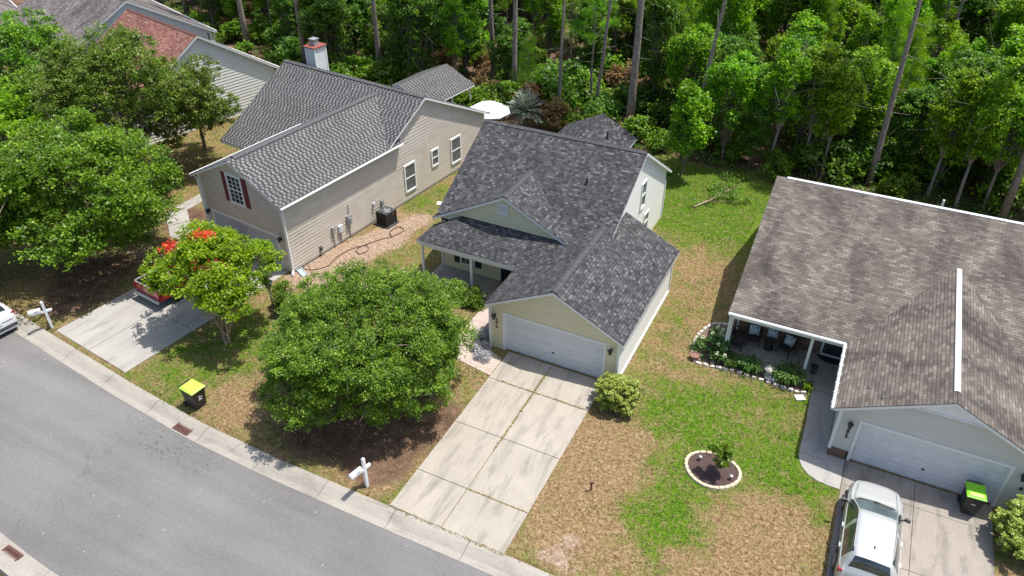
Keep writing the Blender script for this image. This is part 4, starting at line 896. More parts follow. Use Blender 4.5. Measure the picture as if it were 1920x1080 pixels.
# ================================================================== VEHICLES
def catmull(P, n):
    P = np.array(P, float); out = []
    Q = np.vstack([2*P[0]-P[1], P, 2*P[-1]-P[-2]])
    for i in range(1, len(Q)-2):
        for t in np.linspace(0, 1, n, endpoint=False):
            a, b, c, d = Q[i-1], Q[i], Q[i+1], Q[i+2]
            out.append(0.5*((2*b)+(-a+c)*t+(2*a-5*b+4*c-d)*t*t+(-a+3*b-3*c+d)*t**3))
    out.append(P[-1]); return np.array(out)
def suv(name, loc, rz, paint, label):
    t = empty(name, loc, rz, label, 'car')
    # y, hw_low, hw_belt, z_belt, hw_top, z_top
    ST = [(2.30, .42, .40, .60, .34, .70), (2.20, .62, .60, .68, .52, .83), (2.0, .78, .76, .80, .64, .94), (1.72, .87, .85, .89, .72, 1.0), (1.35, .915, .90, .95, .76, 1.06), (.98, .92, .91, 1.0, .74, 1.12), (.06, .925, .91, 1.03, .60, 1.61),
          (-.4, .925, .91, 1.05, .60, 1.68), (-1.4, .92, .90, 1.06, .585, 1.64), (-1.92, .91, .89, 1.07, .56, 1.56), (-2.12, .88, .87, 1.07, .66, 1.20), (-2.25, .84, .83, .96, .70, 1.0), (-2.30, .80, .78, .72, .66, .76)]
    S = catmull(ST, 5); nu = len(S); grid = []
    for y, wl, wb, zb, wt, zt in S:
        pr = [(wl*0.93, .24), (wl, .42), (wb+.012, zb-.2), (wb, zb-.04), (wb-.035, zb), ((wb+wt)/2-.01, (zb+zt)/2+.03), (wt+.01, zt-.05), (wt*.82, zt), (wt*.45, zt+.02), (0, zt+.028)]
        pr = [(a, min(b, zt+.03)) for a, b in pr]
        C = catmull(pr, 3); grid.append([(a, y, b) for a, b in C])
    nj = len(grid[0]); body, sideL, sideR, wind, rear = MB(), MB(), MB(), MB(), MB()
    for i in range(nu-1):
        ym = (S[i][0]+S[i+1][0])/2
        for j in range(nj-1):
            jm = (j+.5)/3; tgt = body
            if 4.15 < jm < 6.05 and -1.78 < ym < .80 and not (-.50 < ym < -.42): tgt = None
            if jm > 6.35 and .12 < ym < .95: tgt = wind
            if jm > 6.35 and -2.12 < ym < -1.92: tgt = rear
            for sg in (1, -1):
                a, b, c, d = grid[i][j], grid[i+1][j], grid[i+1][j+1], grid[i][j+1]
                q_ = [(sg*p[0], p[1], p[2]) for p in (a, b, c, d)]
                (tgt or (sideL if sg > 0 else sideR)).face(q_ if sg < 0 else q_[::-1])
    for g_ in (grid[0], grid[-1]):
        for j in range(nj-1):
            a, b = g_[j], g_[j+1]; body.face([(a[0], a[1], a[2]), (b[0], b[1], b[2]), (-b[0], b[1], b[2]), (-a[0], a[1], a[2])])
    def weld(o, sm=True):
        bm = __import__('bmesh').new(); bm.from_mesh(o.data); __import__('bmesh').ops.remove_doubles(bm, verts=bm.verts, dist=.0005); __import__('bmesh').ops.recalc_face_normals(bm, faces=bm.faces)
        bm.to_mesh(o.data); bm.free(); o.data.polygons.foreach_set('use_smooth', [sm]*len(o.data.polygons)); return o
    weld(body.build('body', MT[paint], t)); weld(sideL.build('side_glass', MT['carglass'], t)); weld(sideR.build('side_glass', MT['carglass'], t)); weld(wind.build('windshield', MT['carglassg'], t)); weld(rear.build('rear_glass', MT['carglass'], t))
    un = MB(); un.b2((-.84, -2.1, .2), (.84, 2.1, .5)); un.build('underbody', MT['black'], t)
    for y in (1.38, -1.36):
        for sg in (-1, 1):
            wh = MB(); wh.tube([(sg*.70, y, .35), (sg*.72, y, .35), (sg*.93, y, .35), (sg*.95, y, .35)], [.31, .35, .35, .31], 24); wo = wh.build('wheel', MT['rubber'], t, True)
            rm = MB(); rm.tube([(sg*.94, y, .35), (sg*.962, y, .35)], [.235, .22], 20); rm.build('rim', MT['rim'], wo)
            ar = MB(); pts = [(sg*.925, y+.40*math.cos(a), .34+.40*math.sin(a)) for a in np.linspace(0, math.pi, 13)]; ar.tube(pts, .04, 6); ar.build('wheel_arch', MT['black'], t)
    for sg in (-1, 1):
        mi = MB(); mi.box((sg*1.02, .72, 1.09), (.19, .08, .12), sg*-.25); mi.tube([(sg*.88, .74, 1.02), (sg*.98, .73, 1.06)], .03, 6); mo = mi.build('side_mirror', MT['darkgrey'], t, bevel=.03)
        mg = MB(); mg.box((sg*1.02, .675, 1.09), (.14, .01, .08)); mg.build('mirror_glass', MT['carglass'], mo)
        tl = MB(); tl.box((sg*.79, -2.13, .95), (.16, .22, .20), sg*.3); tl.build('tail_light', MT['redlens'], t, bevel=.03)
        hl = MB(); hl.box((sg*.70, 1.97, .775), (.12, .34, .09), sg*.62); hl.build('headlight', MT['carglassg'], t, bevel=.03)
        rr = MB(); rr.tube([(sg*.60, .0, 1.61), (sg*.605, 0, 1.66), (sg*.61, -.6, 1.69), (sg*.60, -1.5, 1.62), (sg*.59, -1.6, 1.57)], .013, 6); rr.build('roof_rail', MT['grey'], t)
        for y in (-.25, -1.15): hd = MB(); hd.box((sg*.935, y, .93), (.04, .17, .035)); hd.build('door_handle', MT['white'], t, bevel=.01)
        for y in (-.44,): sm = MB(); sm.b2((sg*.9, y-.006, .35), (sg*.931, y+.006, .98)); sm.build('door_seam', MT['black'], t)
        hc = MB(); hc.tube([(sg*.70, .98, 1.105), (sg*.66, 1.4, 1.068), (sg*.62, 1.95, .975)], .012, 5); hc.build('hood_crease', MT[paint], t)
    wp = MB()
    wp.tube([(-.6, .99, 1.125), (0, 1.04, 1.14), (.6, .99, 1.125)], .028, 6); wp.tube([(-.1, .98, 1.16), (.5, .86, 1.20)], .012, 5); wp.build('wiper', MT['black'], t)
    an = MB(); an.tube([(0, -1.36, 1.64), (0, -1.46, 1.72), (0, -1.52, 1.65)], [.03, .02, .01], 6); an.build('antenna', MT['darkgrey'], t)
    pl = MB(); pl.box((0, -2.315, .78), (.34, .02, .16)); pl.build('number_plate', MT['white'], t); bp_ = MB(); bp_.b2((-.8, -2.34, .36), (.8, -2.2, .52)); bp_.build('bumper', MT['darkgrey'], t, bevel=.04)
    return t
suv('parked_suv', (16.74, -3.92, .03), R(.5), 'silver', 'silver suv with a sun-bleached roof parked nose-in at the right-hand garage')
suv('parked_suv', (-23.15, -9.4, -.1), R(82.5), 'whitepaint', 'white suv at the kerb, only its rear corner in view at the left edge')
# pickup truck under the flowering tree
PK = empty('pickup_truck', (-16.62, -4.75, .03), LY, 'red pickup truck with white bags in its bed, half hidden by the red-flowering tree', 'pickup truck')
b_ = MB(); z0, z1 = .5, 1.08
b_.b2((-.95, 0, z0), (-.87, 2.0, z1)); b_.b2((.87, 0, z0), (.95, 2.0, z1)); b_.b2((-.87, 1.92, z0), (.87, 2.0, z1)); b_.b2((-.95, 2.0, z0), (.95, 3.9, 1.12)); b_.b2((-.93, 3.9, z0), (.93, 5.35, 1.08)); b_.build('body', MT['redpaint'], PK, bevel=.05)
b_ = MB(); b_.b2((-.86, .02, z0+.08), (.86, 1.9, z0+.12)); b_.b2((-.865, .07, z0+.12), (-.84, 1.9, z1-.02)); b_.b2((.84, .07, z0+.12), (.865, 1.9, z1-.02)); b_.build('bed_liner', MT['black'], PK)
b_ = MB(); b_.b2((-.86, -.03, z0+.03), (.86, .06, z1-.01)); b_.build('tailgate', MT['redpaint'], PK, bevel=.02)
b_ = MB(); b_.b2((-.95, .05, z1), (-.86, 1.95, z1+.025)); b_.b2((.86, .05, z1), (.95, 1.95, z1+.025)); b_.b2((-.86, -.02, z1-.01), (.86, .05, z1+.015)); b_.build('bed_rail', MT['grey'], PK)
cbm = MB(); cbm.face([(-.72, 2.25, 1.72), (.72, 2.25, 1.72), (.70, 3.3, 1.72), (-.70, 3.3, 1.72)])
cbm.face([(-.72, 2.25, 1.72), (-.9, 2.05, 1.12), (.9, 2.05, 1.12), (.72, 2.25, 1.72)]); cbm.face([(-.7, 3.3, 1.72), (.7, 3.3, 1.72), (.88, 3.9, 1.12), (-.88, 3.9, 1.12)])
cbm.face([(-.72, 2.25, 1.72), (-.7, 3.3, 1.72), (-.88, 3.9, 1.12), (-.9, 2.05, 1.12)]); cbm.face([(.72, 2.25, 1.72), (.9, 2.05, 1.12), (.88, 3.9, 1.12), (.7, 3.3, 1.72)]); cbm.build('cab', MT['redpaint'], PK)
cg = MB(); cg.face([(-.66, 3.36, 1.69), (.66, 3.36, 1.69), (.82, 3.86, 1.19), (-.82, 3.86, 1.19)]); cg.face([(-.66, 2.2, 1.66), (-.8, 2.07, 1.2), (.8, 2.07, 1.2), (.66, 2.2, 1.66)]); 
for v_ in range(len(cg.v)): x, y, z = cg.v[v_]; cg.v[v_] = (x, y+(.03 if v_ < 4 else -.03), z+.02)
cg.build('cab_glass', MT['carglass'], PK)
bp_ = MB(); bp_.b2((-.92, -.16, .42), (.92, -.04, .56)); bp_.build('bumper', MT['grey'], PK, bevel=.02)
for y in (1.0, 4.4):
    for sg in (-1, 1): wh = MB(); wh.tube([(sg*.72, y, .38), (sg*.96, y, .38)], [.38, .38], 20); wh.build('wheel', MT['rubber'], PK, True)
for sg in (-1, 1): tl = MB(); tl.box((sg*.91, -.02, .82), (.09, .06, .34)); tl.build('tail_light', MT['redlens'], PK)
for i, (x, y, s) in enumerate(((-.35, .75, .34), (.15, 1.2, .36), (-.3, 1.45, .28))):
    bg_ = MB(); bg_.lathe((0, 0, 0), [(0, 0), (s*.9, .03), (s, s*.4), (s*.75, s*.8), (s*.2, s*1.0), (0, s*1.02)], 12); o = bg_.build('white_bag', MT['white'], None, True)
    a = LY; o.location = (-16.62+x*math.cos(a)-y*math.sin(a), -4.75+x*math.sin(a)+y*math.cos(a), .66); o.scale = (1.2, 1, .8)
    for v_ in o.data.vertices: v_.co += Vector(rng.normal(0, .02, 3))
    prop(o, 'stuffed white bag lying in the bed of the red pickup', 'bag', 'white bags in the pickup bed')

# ================================================================== STREET AND YARD THINGS
def bin_(loc, rz, lid, label):
    t = empty('wheelie_bin', loc, rz, label, 'bin'); b = MB()
    P0 = [(-.23, -.27), (.23, -.27), (.25, .27), (-.25, .27)]; P1 = [(-.29, -.36), (.29, -.36), (.29, .36), (-.29, .36)]
    lo = [(x, y, .06) for x, y in P0]; hi = [(x, y, .98) for x, y in P1]
    b.face(lo[::-1]); b.face(hi)
    for i in range(4): j = (i+1) % 4; b.face([lo[i], lo[j], hi[j], hi[i]])
    b.build('body', MT['binblack'], t, bevel=.03)
    l = MB(); l.b2((-.32, -.40, .985), (.32, .36, 1.02)); l.face([(-.27, -.34, 1.05), (.27, -.34, 1.05), (.27, .30, 1.07), (-.27, .30, 1.07)])
    for q_ in (((-.32, -.40, 1.02), (.32, -.40, 1.02), (.27, -.34, 1.05), (-.27, -.34, 1.05)), ((.32, -.40, 1.02), (.32, .36, 1.02), (.27, .30, 1.07), (.27, -.34, 1.05)), ((.32, .36, 1.02), (-.32, .36, 1.02), (-.27, .30, 1.07), (.27, .30, 1.07)), ((-.32, .36, 1.02), (-.32, -.40, 1.02), (-.27, -.34, 1.05), (-.27, .30, 1.07))): l.face(q_)
    l.build('lid', MT[lid], t)
    h = MB(); h.tube([(-.26, .36, .98), (-.26, .46, .98), (.26, .46, .98), (.26, .36, .98)], .02, 6); h.build('handle', MT['binblack'], t)
    for sg in (-1, 1): wh = MB(); wh.tube([(sg*.24, .33, .12), (sg*.30, .33, .12)], .12, 14); wh.build('wheel', MT['rubber'], t)
    return t
B1 = bin_((-9.25, -9.05, .02), R(84), 'limepale', 'black wheelie bin with a faded yellow-green lid at the kerb near the round tree')
mk = MB(); 
for a in range(3):
    an = a*2.094; mk.box((.12*math.cos(an)*0+.0+math.cos(an)*.055, .0, .62+math.sin(an)*.055), (.07, .012, .03), 0, 0, 1, Matrix.Rotation(an+1.57, 3, 'Y'))
mk.box((0, 0, .50), (.16, .012, .02)); 
mo = mk.build('printed_mark', MT['white'], B1); mo.location = (-.02, -.345, .0); mo.rotation_euler = (R(5), 0, 0); B1.scale = (1.08, 1.08, 1.0)
for v_ in mo.data.vertices: v_.co.z += .05
B2 = bin_((19.88, -.62, .03), R(4), 'lime', 'black wheelie bin with a bright green lid in front of the right garage door')
lb = MB(); lb.b2((-.22, -.33, 1.066), (.22, -.19, 1.078)); lb.build('lid_label', MT['yellowlabel'], B2)
lb = MB(); lb.b2((-.07, -.345, .62), (.07, -.325, .65)); lb.build('printed_mark', MT['white'], B2)
def mailbox(loc, rz, label, post_h=1.5):
    t = empty('mailbox_post', loc, rz, label, 'mailbox'); p = MB(); p.b2((-.055, -.055, -.1), (.055, .055, post_h)); p.face([(-.055, -.055, post_h), (.055, -.055, post_h), (0, 0, post_h+.07)]); p.face([(.055, -.055, post_h), (.055, .055, post_h), (0, 0, post_h+.07)]); p.face([(.055, .055, post_h), (-.055, .055, post_h), (0, 0, post_h+.07)]); p.face([(-.055, .055, post_h), (-.055, -.055, post_h), (0, 0, post_h+.07)])
    p.build('post', MT['white'], t)
    a = MB(); a.b2((-.05, -.62, .93), (.05, .28, 1.03)); a.build('arm', MT['white'], t)
    b = MB(); n = 8; pr = [(-.09, 1.03), (.09, 1.03), (.09, 1.13)]+[(.09*math.cos(x), 1.13+.09*math.sin(x)) for x in np.linspace(0, math.pi, n)[1:]]
    for i in range(len(pr)):
        c, d = pr[i], pr[(i+1) % len(pr)]; b.face([(c[0], -.68, c[1]), (d[0], -.68, d[1]), (d[0], -.16, d[1]), (c[0], -.16, c[1])])
    b.face([(x, -.68, z) for x, z in pr][::-1]); b.face([(x, -.16, z) for x, z in pr]); bo = b.build('box', MT['white'], t)
    f = MB(); f.box((.10, -.35, 1.14), (.012, .10, .04)); f.build('flag', MT['grey'], bo)
    return t
mailbox((-.30, -9.45, 0), R(-12), 'white cross-shaped mailbox post at the kerb below the round tree')
mailbox((-19.4, -8.2, 0), R(-32), 'white cross-shaped mailbox post beside the left driveway')
# lamp post
t = empty('lamp_post', (-10.35, -2.85, 0), 0, 'short black lantern on a dark post beside a small bush', 'lamp post')
p = MB(); p.cyl((0, 0, 0), .05, .035, 1.75, 10); p.lathe((0, 0, 0), [(.10, 0), (.09, .12), (.05, .18)], 10); p.build('post', MT['darkgrey'], t, True)
p = MB(); p.lathe((0, 0, 1.75), [(.03, 0), (.10, .04), (.19, .36), (.21, .37)], 6); lo_ = p.build('lantern', MT['carglassg'], t); p = MB(); p.lathe((0, 0, 2.12), [(.21, 0), (.24, .01), (.07, .15), (.05, .16), (.02, .24), (0, .25)], 6)
for i in range(6):
    a = i*math.pi/3; p.tube([(.10*math.cos(a), .10*math.sin(a), -.33), (.20*math.cos(a), .20*math.sin(a), 0)], .012, 4)
for i, v_ in enumerate(p.v): pass
cap = MB(); cap.lathe((0, 0, 2.12), [(.21, 0), (.25, .01), (.07, .15), (.05, .16), (.02, .24), (0, .25)], 6)
for i in range(6): a = i*math.pi/3; cap.tube([(.10*math.cos(a), .10*math.sin(a), 1.79), (.20*math.cos(a), .20*math.sin(a), 2.12)], .012, 4)
cap.build('lantern_cap', MT['black'], lo_)
# street drains
def drain(loc, rz, label):
    t = empty('street_drain', loc, rz, label, 'drain'); f = MB(); w2, h2 = .42, .36
    f.b2((-w2, -h2, -.02), (w2, -h2+.05, .02)); f.b2((-w2, h2-.05, -.02), (w2, h2, .02)); f.b2((-w2, -h2+.05, -.02), (-w2+.05, h2-.05, .02)); f.b2((w2-.05, -h2+.05, -.02), (w2, h2-.05, .02)); f.build('frame', MT['rust'], t)
    g = MB()
    for i in range(9): x = -w2+.05+i*(2*w2-.1)/8.5+.02; g.b2((x, -h2+.05, -.015), (x+.035, h2-.05, .012))
    for j in range(5): y = -h2+.12+j*.13; g.b2((-w2+.05, y, -.017), (w2-.05, y+.03, .008))
    g.build('grate', MT['rust'], t); d = MB(); d.b2((-w2+.03, -h2+.03, -.06), (w2-.03, h2-.03, -.03)); d.build('pit', MT['black'], t)
drain((-8.8, -10.13, -.06), R(-4), 'rusty iron storm drain grate in the gutter beside the bin')
drain((-9.6, -17.5, -.06), R(-3), 'rusty iron storm drain grate at the far kerb in the bottom left corner')
# air conditioner
t = empty('air_conditioner', (-10.62, 7.18, 0), LY, 'black air conditioner unit on a pad against the beige side wall', 'air conditioner')
p = MB(); p.b2((-.50, -.50, 0), (.50, .50, .08)); p.build('pad', MT['darkgrey'], t)
p = MB()
for i in range(22):
    z = .12+i*.033; p.b2((-.40, -.40, z), (.40, .40, z+.018))
p.b2((-.375, -.375, .08), (.375, .375, .84))
for x in (-.39, .39):
    for y in (-.39, .39): p.box((x, y, .47), (.06, .06, .80))
p.build('casing', MT['black'], t)
p = MB(); p.lathe((0, 0, .84), [(.40, 0), (.41, .05), (.35, .05), (.33, .01)], 24); p.b2((-.40, -.40, .84), (.40, -.34, .88)); p.b2((-.40, .34, .84), (.40, .40, .88)); p.b2((-.40, -.34, .84), (-.35, .34, .88)); p.b2((.35, -.34, .84), (.40, .34, .88)); p.build('top_rim', MT['darkgrey'], t)
p = MB()
for i in range(5): a = i*1.2566; p.box((.16*math.cos(a), .16*math.sin(a), .86), (.28, .11, .012), a, 0, 1, Matrix.Rotation(.3, 3, 'X'))
p.cyl((0, 0, .84), .07, .07, .06, 12); p.build('fan', MT['grey'], t)
p = MB(); p.tube([(-.28, -.28, .89), (.28, .28, .89)], .012, 5); p.tube([(.28, -.28, .89), (-.28, .28, .89)], .012, 5)
for r_ in (.12, .2, .28): p.tube([(r_*math.cos(a), r_*math.sin(a), .89) for a in np.linspace(0, 6.283, 20)], .007, 4)
p.build('guard', MT['grey'], t); p = MB(); p.b2((.401, .05, .66), (.41, .2, .71)); p.build('badge', MT['redbrown'], t)
# garden hose
ho = MB(); pts = [(-12.1, 1.75, .12), (-11.9, 1.2, .03), (-11.35, 1.35, .03), (-10.9, 2.0, .03), (-11.0, 2.9, .04), (-10.8, 3.9, .03), (-10.3, 4.6, .03), (-9.9, 4.2, .03), (-10.1, 3.7, .04), (-10.5, 4.1, .05), (-10.1, 5.2, .03), (-9.5, 6.1, .03), (-9.3, 6.9, .03), (-9.8, 7.1, .04), (-9.9, 6.4, .05), (-9.4, 5.9, .05)]
ho.tube([tuple(p_) for p_ in catmull(pts, 8)], .022, 6); prop(ho.build('garden_hose', MT['hose'], None, True), 'brown garden hose looping over the bare dirt beside the beige house', 'hose')
ho = MB(); pts = [(-11.9, 1.6, .02), (-11.2, .9, .02), (-11.1, .0, .02), (-11.0, -1.2, .02), (-10.5, -2.2, .02)]; ho.tube([tuple(p_) for p_ in catmull(pts, 8)], .014, 5); prop(ho.build('cable', MT['darkgrey'], None, True), 'thin dark cable running from the beige house corner toward the lamp post', 'cable')
# splash block
s_ = MB(); s_.b2((-.14, -.38, .0), (.14, .38, .04)); s_.b2((-.16, -.38, .04), (-.12, .38, .09)); s_.b2((.12, -.38, .04), (.16, .38, .09)); o = s_.build('splash_block', MT['splash'], None); o.location = (-11.75, .85, 0); o.rotation_euler = (0, 0, R(62)); prop(o, 'pale blue splash block under the downspout at the beige house corner', 'splash block')
for loc, rz, s, lab, mat in (((13.45, 2.72, .02), 30, (.34, .28), 'pale square stepping stone at the end of the flower bed', 'whitestone'), ((-9.0, 10.6, .02), 20, (.42, .3), 'white flat slab lying on grass between the beige and yellow houses', 'white')):
    s_ = MB(); s_.box((0, 0, .02), (s[0]*1.2, s[1]*1.2, .05)); o = s_.build('stepping_stone', MT[mat], None, bevel=.01); o.location = loc; o.rotation_euler = (0, 0, R(rz)); prop(o, lab, 'stepping stone')
# edging stones: ring round the young tree
def stone_mesh(seed, l, w_, h):
    r = np.random.default_rng(seed); s = MB(); s.box((0, 0, h/2), (l, w_, h), 0, 0, .86); o = s.build('edging_stone', MT['stone'], None, bevel=.015)
    for v_ in o.data.vertices: v_.co += Vector(r.normal(0, .006, 3))
    return o
n = 27; proto = None
for i in range(n):
    a = 2*math.pi*i/n; x = 11.12+1.02*math.cos(a)+.12*math.cos(a)*math.sin(a); y = -2.93+.86*math.sin(a)
    tx = -1.02*math.sin(a); ty = .86*math.cos(a); rz = math.atan2(ty, tx)
    if proto is None: proto = stone_mesh(1, .225, .13, .10); o = proto
    else: o = proto.copy(); COL.objects.link(o)
    o.location = (x, y, -.01); o.rotation_euler = (0, 0, rz+float(rng.normal(0, .05))); prop(o, 'tan edging stone in the ring around the young tree on the lawn', 'edging stone', 'edging stones round the young tree')
mu = MB(); mu.face([(11.12+.98*math.cos(a)+.1*math.cos(a)*math.sin(a), -2.93+.82*math.sin(a), .035) for a in np.linspace(0, 2*math.pi, 40)[:-1]]); prop(mu.build('mulch', MT['mulch'], None), kind='stuff')
bed = [(8.72, 3.2), (8.48, 3.9), (8.42, 4.8), (8.62, 5.7), (9.0, 6.25), (9.5, 6.4)]
bed2 = [(8.9, 3.0), (9.6, 3.05), (10.3, 3.15), (11.1, 3.15), (11.9, 3.12), (12.7, 3.05), (13.4, 3.05), (13.75, 3.2)]
line = catmull(list(reversed(bed))+bed2, 10); acc = 0; last = np.array(line[0]); proto = None
for pnt in line[1:]:
    d = np.linalg.norm(pnt-last)
    if d > .25:
        rz = math.atan2(pnt[1]-last[1], pnt[0]-last[0]); mid = (pnt+last)/2
        if proto is None: proto = stone_mesh(2, .24, .13, .11); proto.data.materials[0] = MT['whitestone']; o = proto
        else: o = proto.copy(); COL.objects.link(o)
        s = .85+.3*rng.random(); o.scale = (s, s, .8+.4*rng.random()); o.location = (mid[0], mid[1], -.01); o.rotation_euler = (0, 0, rz+float(rng.normal(0, .12))); last = pnt
        prop(o, 'whitish stone in the row edging the porch flower bed', 'edging stone', 'stones edging the porch flower bed')
mu = MB(); mu.face([(x, y, .03) for x, y in [(8.75, 3.25), (9.6, 3.12), (10.3, 3.22), (11.1, 3.22), (11.9, 3.2), (12.7, 3.12), (13.7, 3.2), (13.75, 3.98), (9.95, 3.98), (9.95, 6.3), (9.5, 6.3), (9.0, 6.1), (8.7, 5.6), (8.52, 4.8), (8.58, 3.9)]]); prop(mu.build('bed_mulch', MT['mulchlight'], None), kind='stuff')
mu = MB(); mu.face([(x, y, .015) for x, y in [(.0, -.05), (.66, -.05), (.95, -.75), (.95, -1.95), (.3, -1.5), (-.6, -.1)]]); 
# porch things of the right house (raised porch floor z = 0.13)
def pot(loc, r, h, mat, label, plant=None, fill='mulch'):
    t = empty('flower_pot', loc, 0, label, 'flower pot'); p = MB(); p.lathe((0, 0, 0), [(r*.7, 0), (r*.95, h*.85), (r*1.05, h*.86), (r*1.05, h), (r*.9, h), (r*.85, h*.8), (0, h*.8)], 16); p.build('pot', MT[mat], t, False)
    f = MB(); f.lathe((0, 0, 0), [(r*.86, h*.84), (0, h*.86)], 16); f.build('soil', MT[fill], t); return t
pot((8.72, 3.25, 0), .22, .26, 'terra', 'round terracotta pot on the lawn at the tip of the flower bed', fill='terra')
pot((13.7, 4.5, .1), .16, .45, 'darkgrey', 'slim dark planter on the right porch by the walkway')
pot((10.4, 3.6, .03), .11, .22, 'whitestone', 'small pale urn in the flower bed between the white hydrangea and the lilies')
pot((9.55, 3.2, .03), .08, .14, 'stone', 'tiny tan pot below the white hydrangea')
def porch_chair(loc, rz, label):
    t = empty('porch_chair', loc, rz, label, 'chair'); s = MB(); s.b2((-.30, -.30, .32), (.30, .30, .42)); s.build('seat', MT['wicker'], t, bevel=.02)
    b = MB(); b.box((0, .30, .72), (.60, .07, .66), 0, 0, .92, Matrix.Rotation(R(-12), 3, 'X')); b.build('backrest', MT['wicker'], t, bevel=.02)
    for sg in (-1, 1):
        a = MB(); a.tube([(sg*.31, .30, .64), (sg*.33, -.26, .62), (sg*.32, -.30, .55)], .035, 6); a.build('armrest', MT['wicker'], t)
        for y in (-.27, .27): l = MB(); l.tube([(sg*.28, y, .36), (sg*.31, y*1.1, 0)], .025, 6); l.build('leg', MT['wicker'], t)
    return t
def cushion_mat():
    m, nt, b = new_mat('leaf_print_cushion'); k = NT(nt); co = k.coord()
    f = k.noise(k.mapping(co, (1, 1, 1)), 9, 2, .5, 2.5); k.l(k.ramp(f, [(0, (.03, .10, .16)), (.44, (.06, .25, .36)), (.47, (.62, .68, .66)), (.6, (.7, .74, .7)), (.63, (.05, .22, .33))], 'CONSTANT'), b.inputs['Base Color']); b.inputs['Roughness'].default_value = .8
    return m
MT['cushion'] = cushion_mat()
def cushion(loc, rz, label):
    c = MB(); n = 6
    for sg in (1, -1):
        G_ = [[Vector(((i/n-.5)*.46*(1-.10*abs(j/n-.5)*0), sg*.09*max(0, (1-(2*i/n-1)**2)*(1-(2*j/n-1)**2))**.5, (j/n-.5)*.46)) for j in range(n+1)] for i in range(n+1)]
        for i in range(n):
            for j in range(n): q_ = [G_[i][j], G_[i+1][j], G_[i+1][j+1], G_[i][j+1]]; c.face(q_ if sg < 0 else q_[::-1])
    o = c.build('cushion', MT['cushion'], None, True); o.location = loc; o.rotation_euler = (R(-20), 0, rz); prop(o, label, 'cushion'); return o
porch_chair((10.85, 5.42, .13), R(8), 'dark wicker porch chair with a blue cushion, left of the round side table'); cushion((10.82, 5.55, .80), R(8), 'blue and white leaf print cushion on the left wicker chair')
porch_chair((12.35, 5.35, .13), R(-22), 'dark wicker porch chair with a blue cushion, right of the round side table'); cushion((12.41, 5.46, .80), R(-22), 'blue and white leaf print cushion on the right wicker chair')
t = empty('side_table', (11.6, 5.35, .13), 0, 'dark round side table between the two wicker porch chairs', 'side table'); p = MB(); p.lathe((0, 0, 0), [(.22, 0), (.2, .1), (.13, .35), (.2, .42)], 16); p.build('base', MT['wicker'], t); p = MB(); p.lathe((0, 0, .42), [(0, .03), (.26, .03), (.26, 0), (0, 0)], 18); p.build('table_top', MT['wicker'], t)
cushion((11.62, 5.75, .78), R(-5), 'blue patterned cushion standing behind the round side table')
t = empty('porch_bench', (9.98+.25, 5.05, .13), R(90), 'dark wicker bench at the left end of the right-hand porch', 'bench'); s = MB(); s.b2((-.55, -.30, .30), (.55, .25, .40)); s.build('seat', MT['wicker'], t, bevel=.02); s = MB(); s.b2((-.55, .25, .30), (.55, .33, .85)); s.build('backrest', MT['wicker'], t, bevel=.02)
for sx in (-.5, .5):
    for sy in (-.25, .28): s = MB(); s.tube([(sx, sy, .3), (sx, sy, 0)], .03, 6); s.build('leg', MT['wicker'], t)
    s = MB(); s.tube([(sx*1.05, .28, .6), (sx*1.05, -.28, .58), (sx*1.05, -.28, .35)], .035, 6); s.build('armrest', MT['wicker'], t)
dm = MB(); dm.face([(.62*math.cos(a), -.45*math.sin(a)+0, .018) for a in np.linspace(0, math.pi, 16)][::-1]); dm.face([(.62*math.cos(a), -.45*math.sin(a), .003) for a in np.linspace(0, math.pi, 16)]); o = dm.build('door_mat', MT['black'], None); o.location = (14.3, 5.95, .135); prop(o, 'dark half-round door mat on the porch in front of the glass door', 'door mat')
# garden lantern / birdhouse-like ornament
t = empty('garden_lantern', (11.95, 3.45, .02), R(20), 'grey stone pagoda lantern ornament in the porch flower bed', 'garden ornament'); p = MB(); p.b2((-.15, -.15, 0), (.15, .15, .12)); p.b2((-.06, -.06, .12), (.06, .06, .28)); p.b2((-.13, -.13, .28), (.13, .13, .48)); p.build('body', MT['whitestone'], t); p = MB(); p.lathe((0, 0, .48), [(.26, 0), (.2, .08), (.06, .18), (0, .24)], 4); p.build('cap', MT['whitestone'], t)
sp = MB()
for i, (x, y) in enumerate(((10.55, -2.62), (11.85, -3.05))):
    t = empty('garden_light', (x, y, .04), 0, ('small metal garden light in the mulch ring, left of the young tree', 'small metal garden light in the mulch ring, right of the young tree')[i], 'garden light'); p = MB(); p.tube([(0, 0, 0), (0, 0, .12)], .012, 6); p.build('stake', MT['black'], t); p = MB(); p.lathe((0, 0, .12), [(.02, 0), (.07, .03), (.07, .08), (0, .10)], 10); p.build('lamp_head', MT['grey'], t)
# small dark sprinkler stake casting a shadow on the tan lawn
t = empty('yard_stake', (7.3, -5.9, 0), R(30), 'small dark stake standing in the dry lawn right of the main driveway', 'stake'); p = MB(); p.tube([(0, 0, 0), (0, 0, .42)], .035, 8); p.build('stake', MT['rust'], t); p = MB(); p.box((0, 0, .44), (.16, .07, .08)); p.build('head', MT['rust'], t)
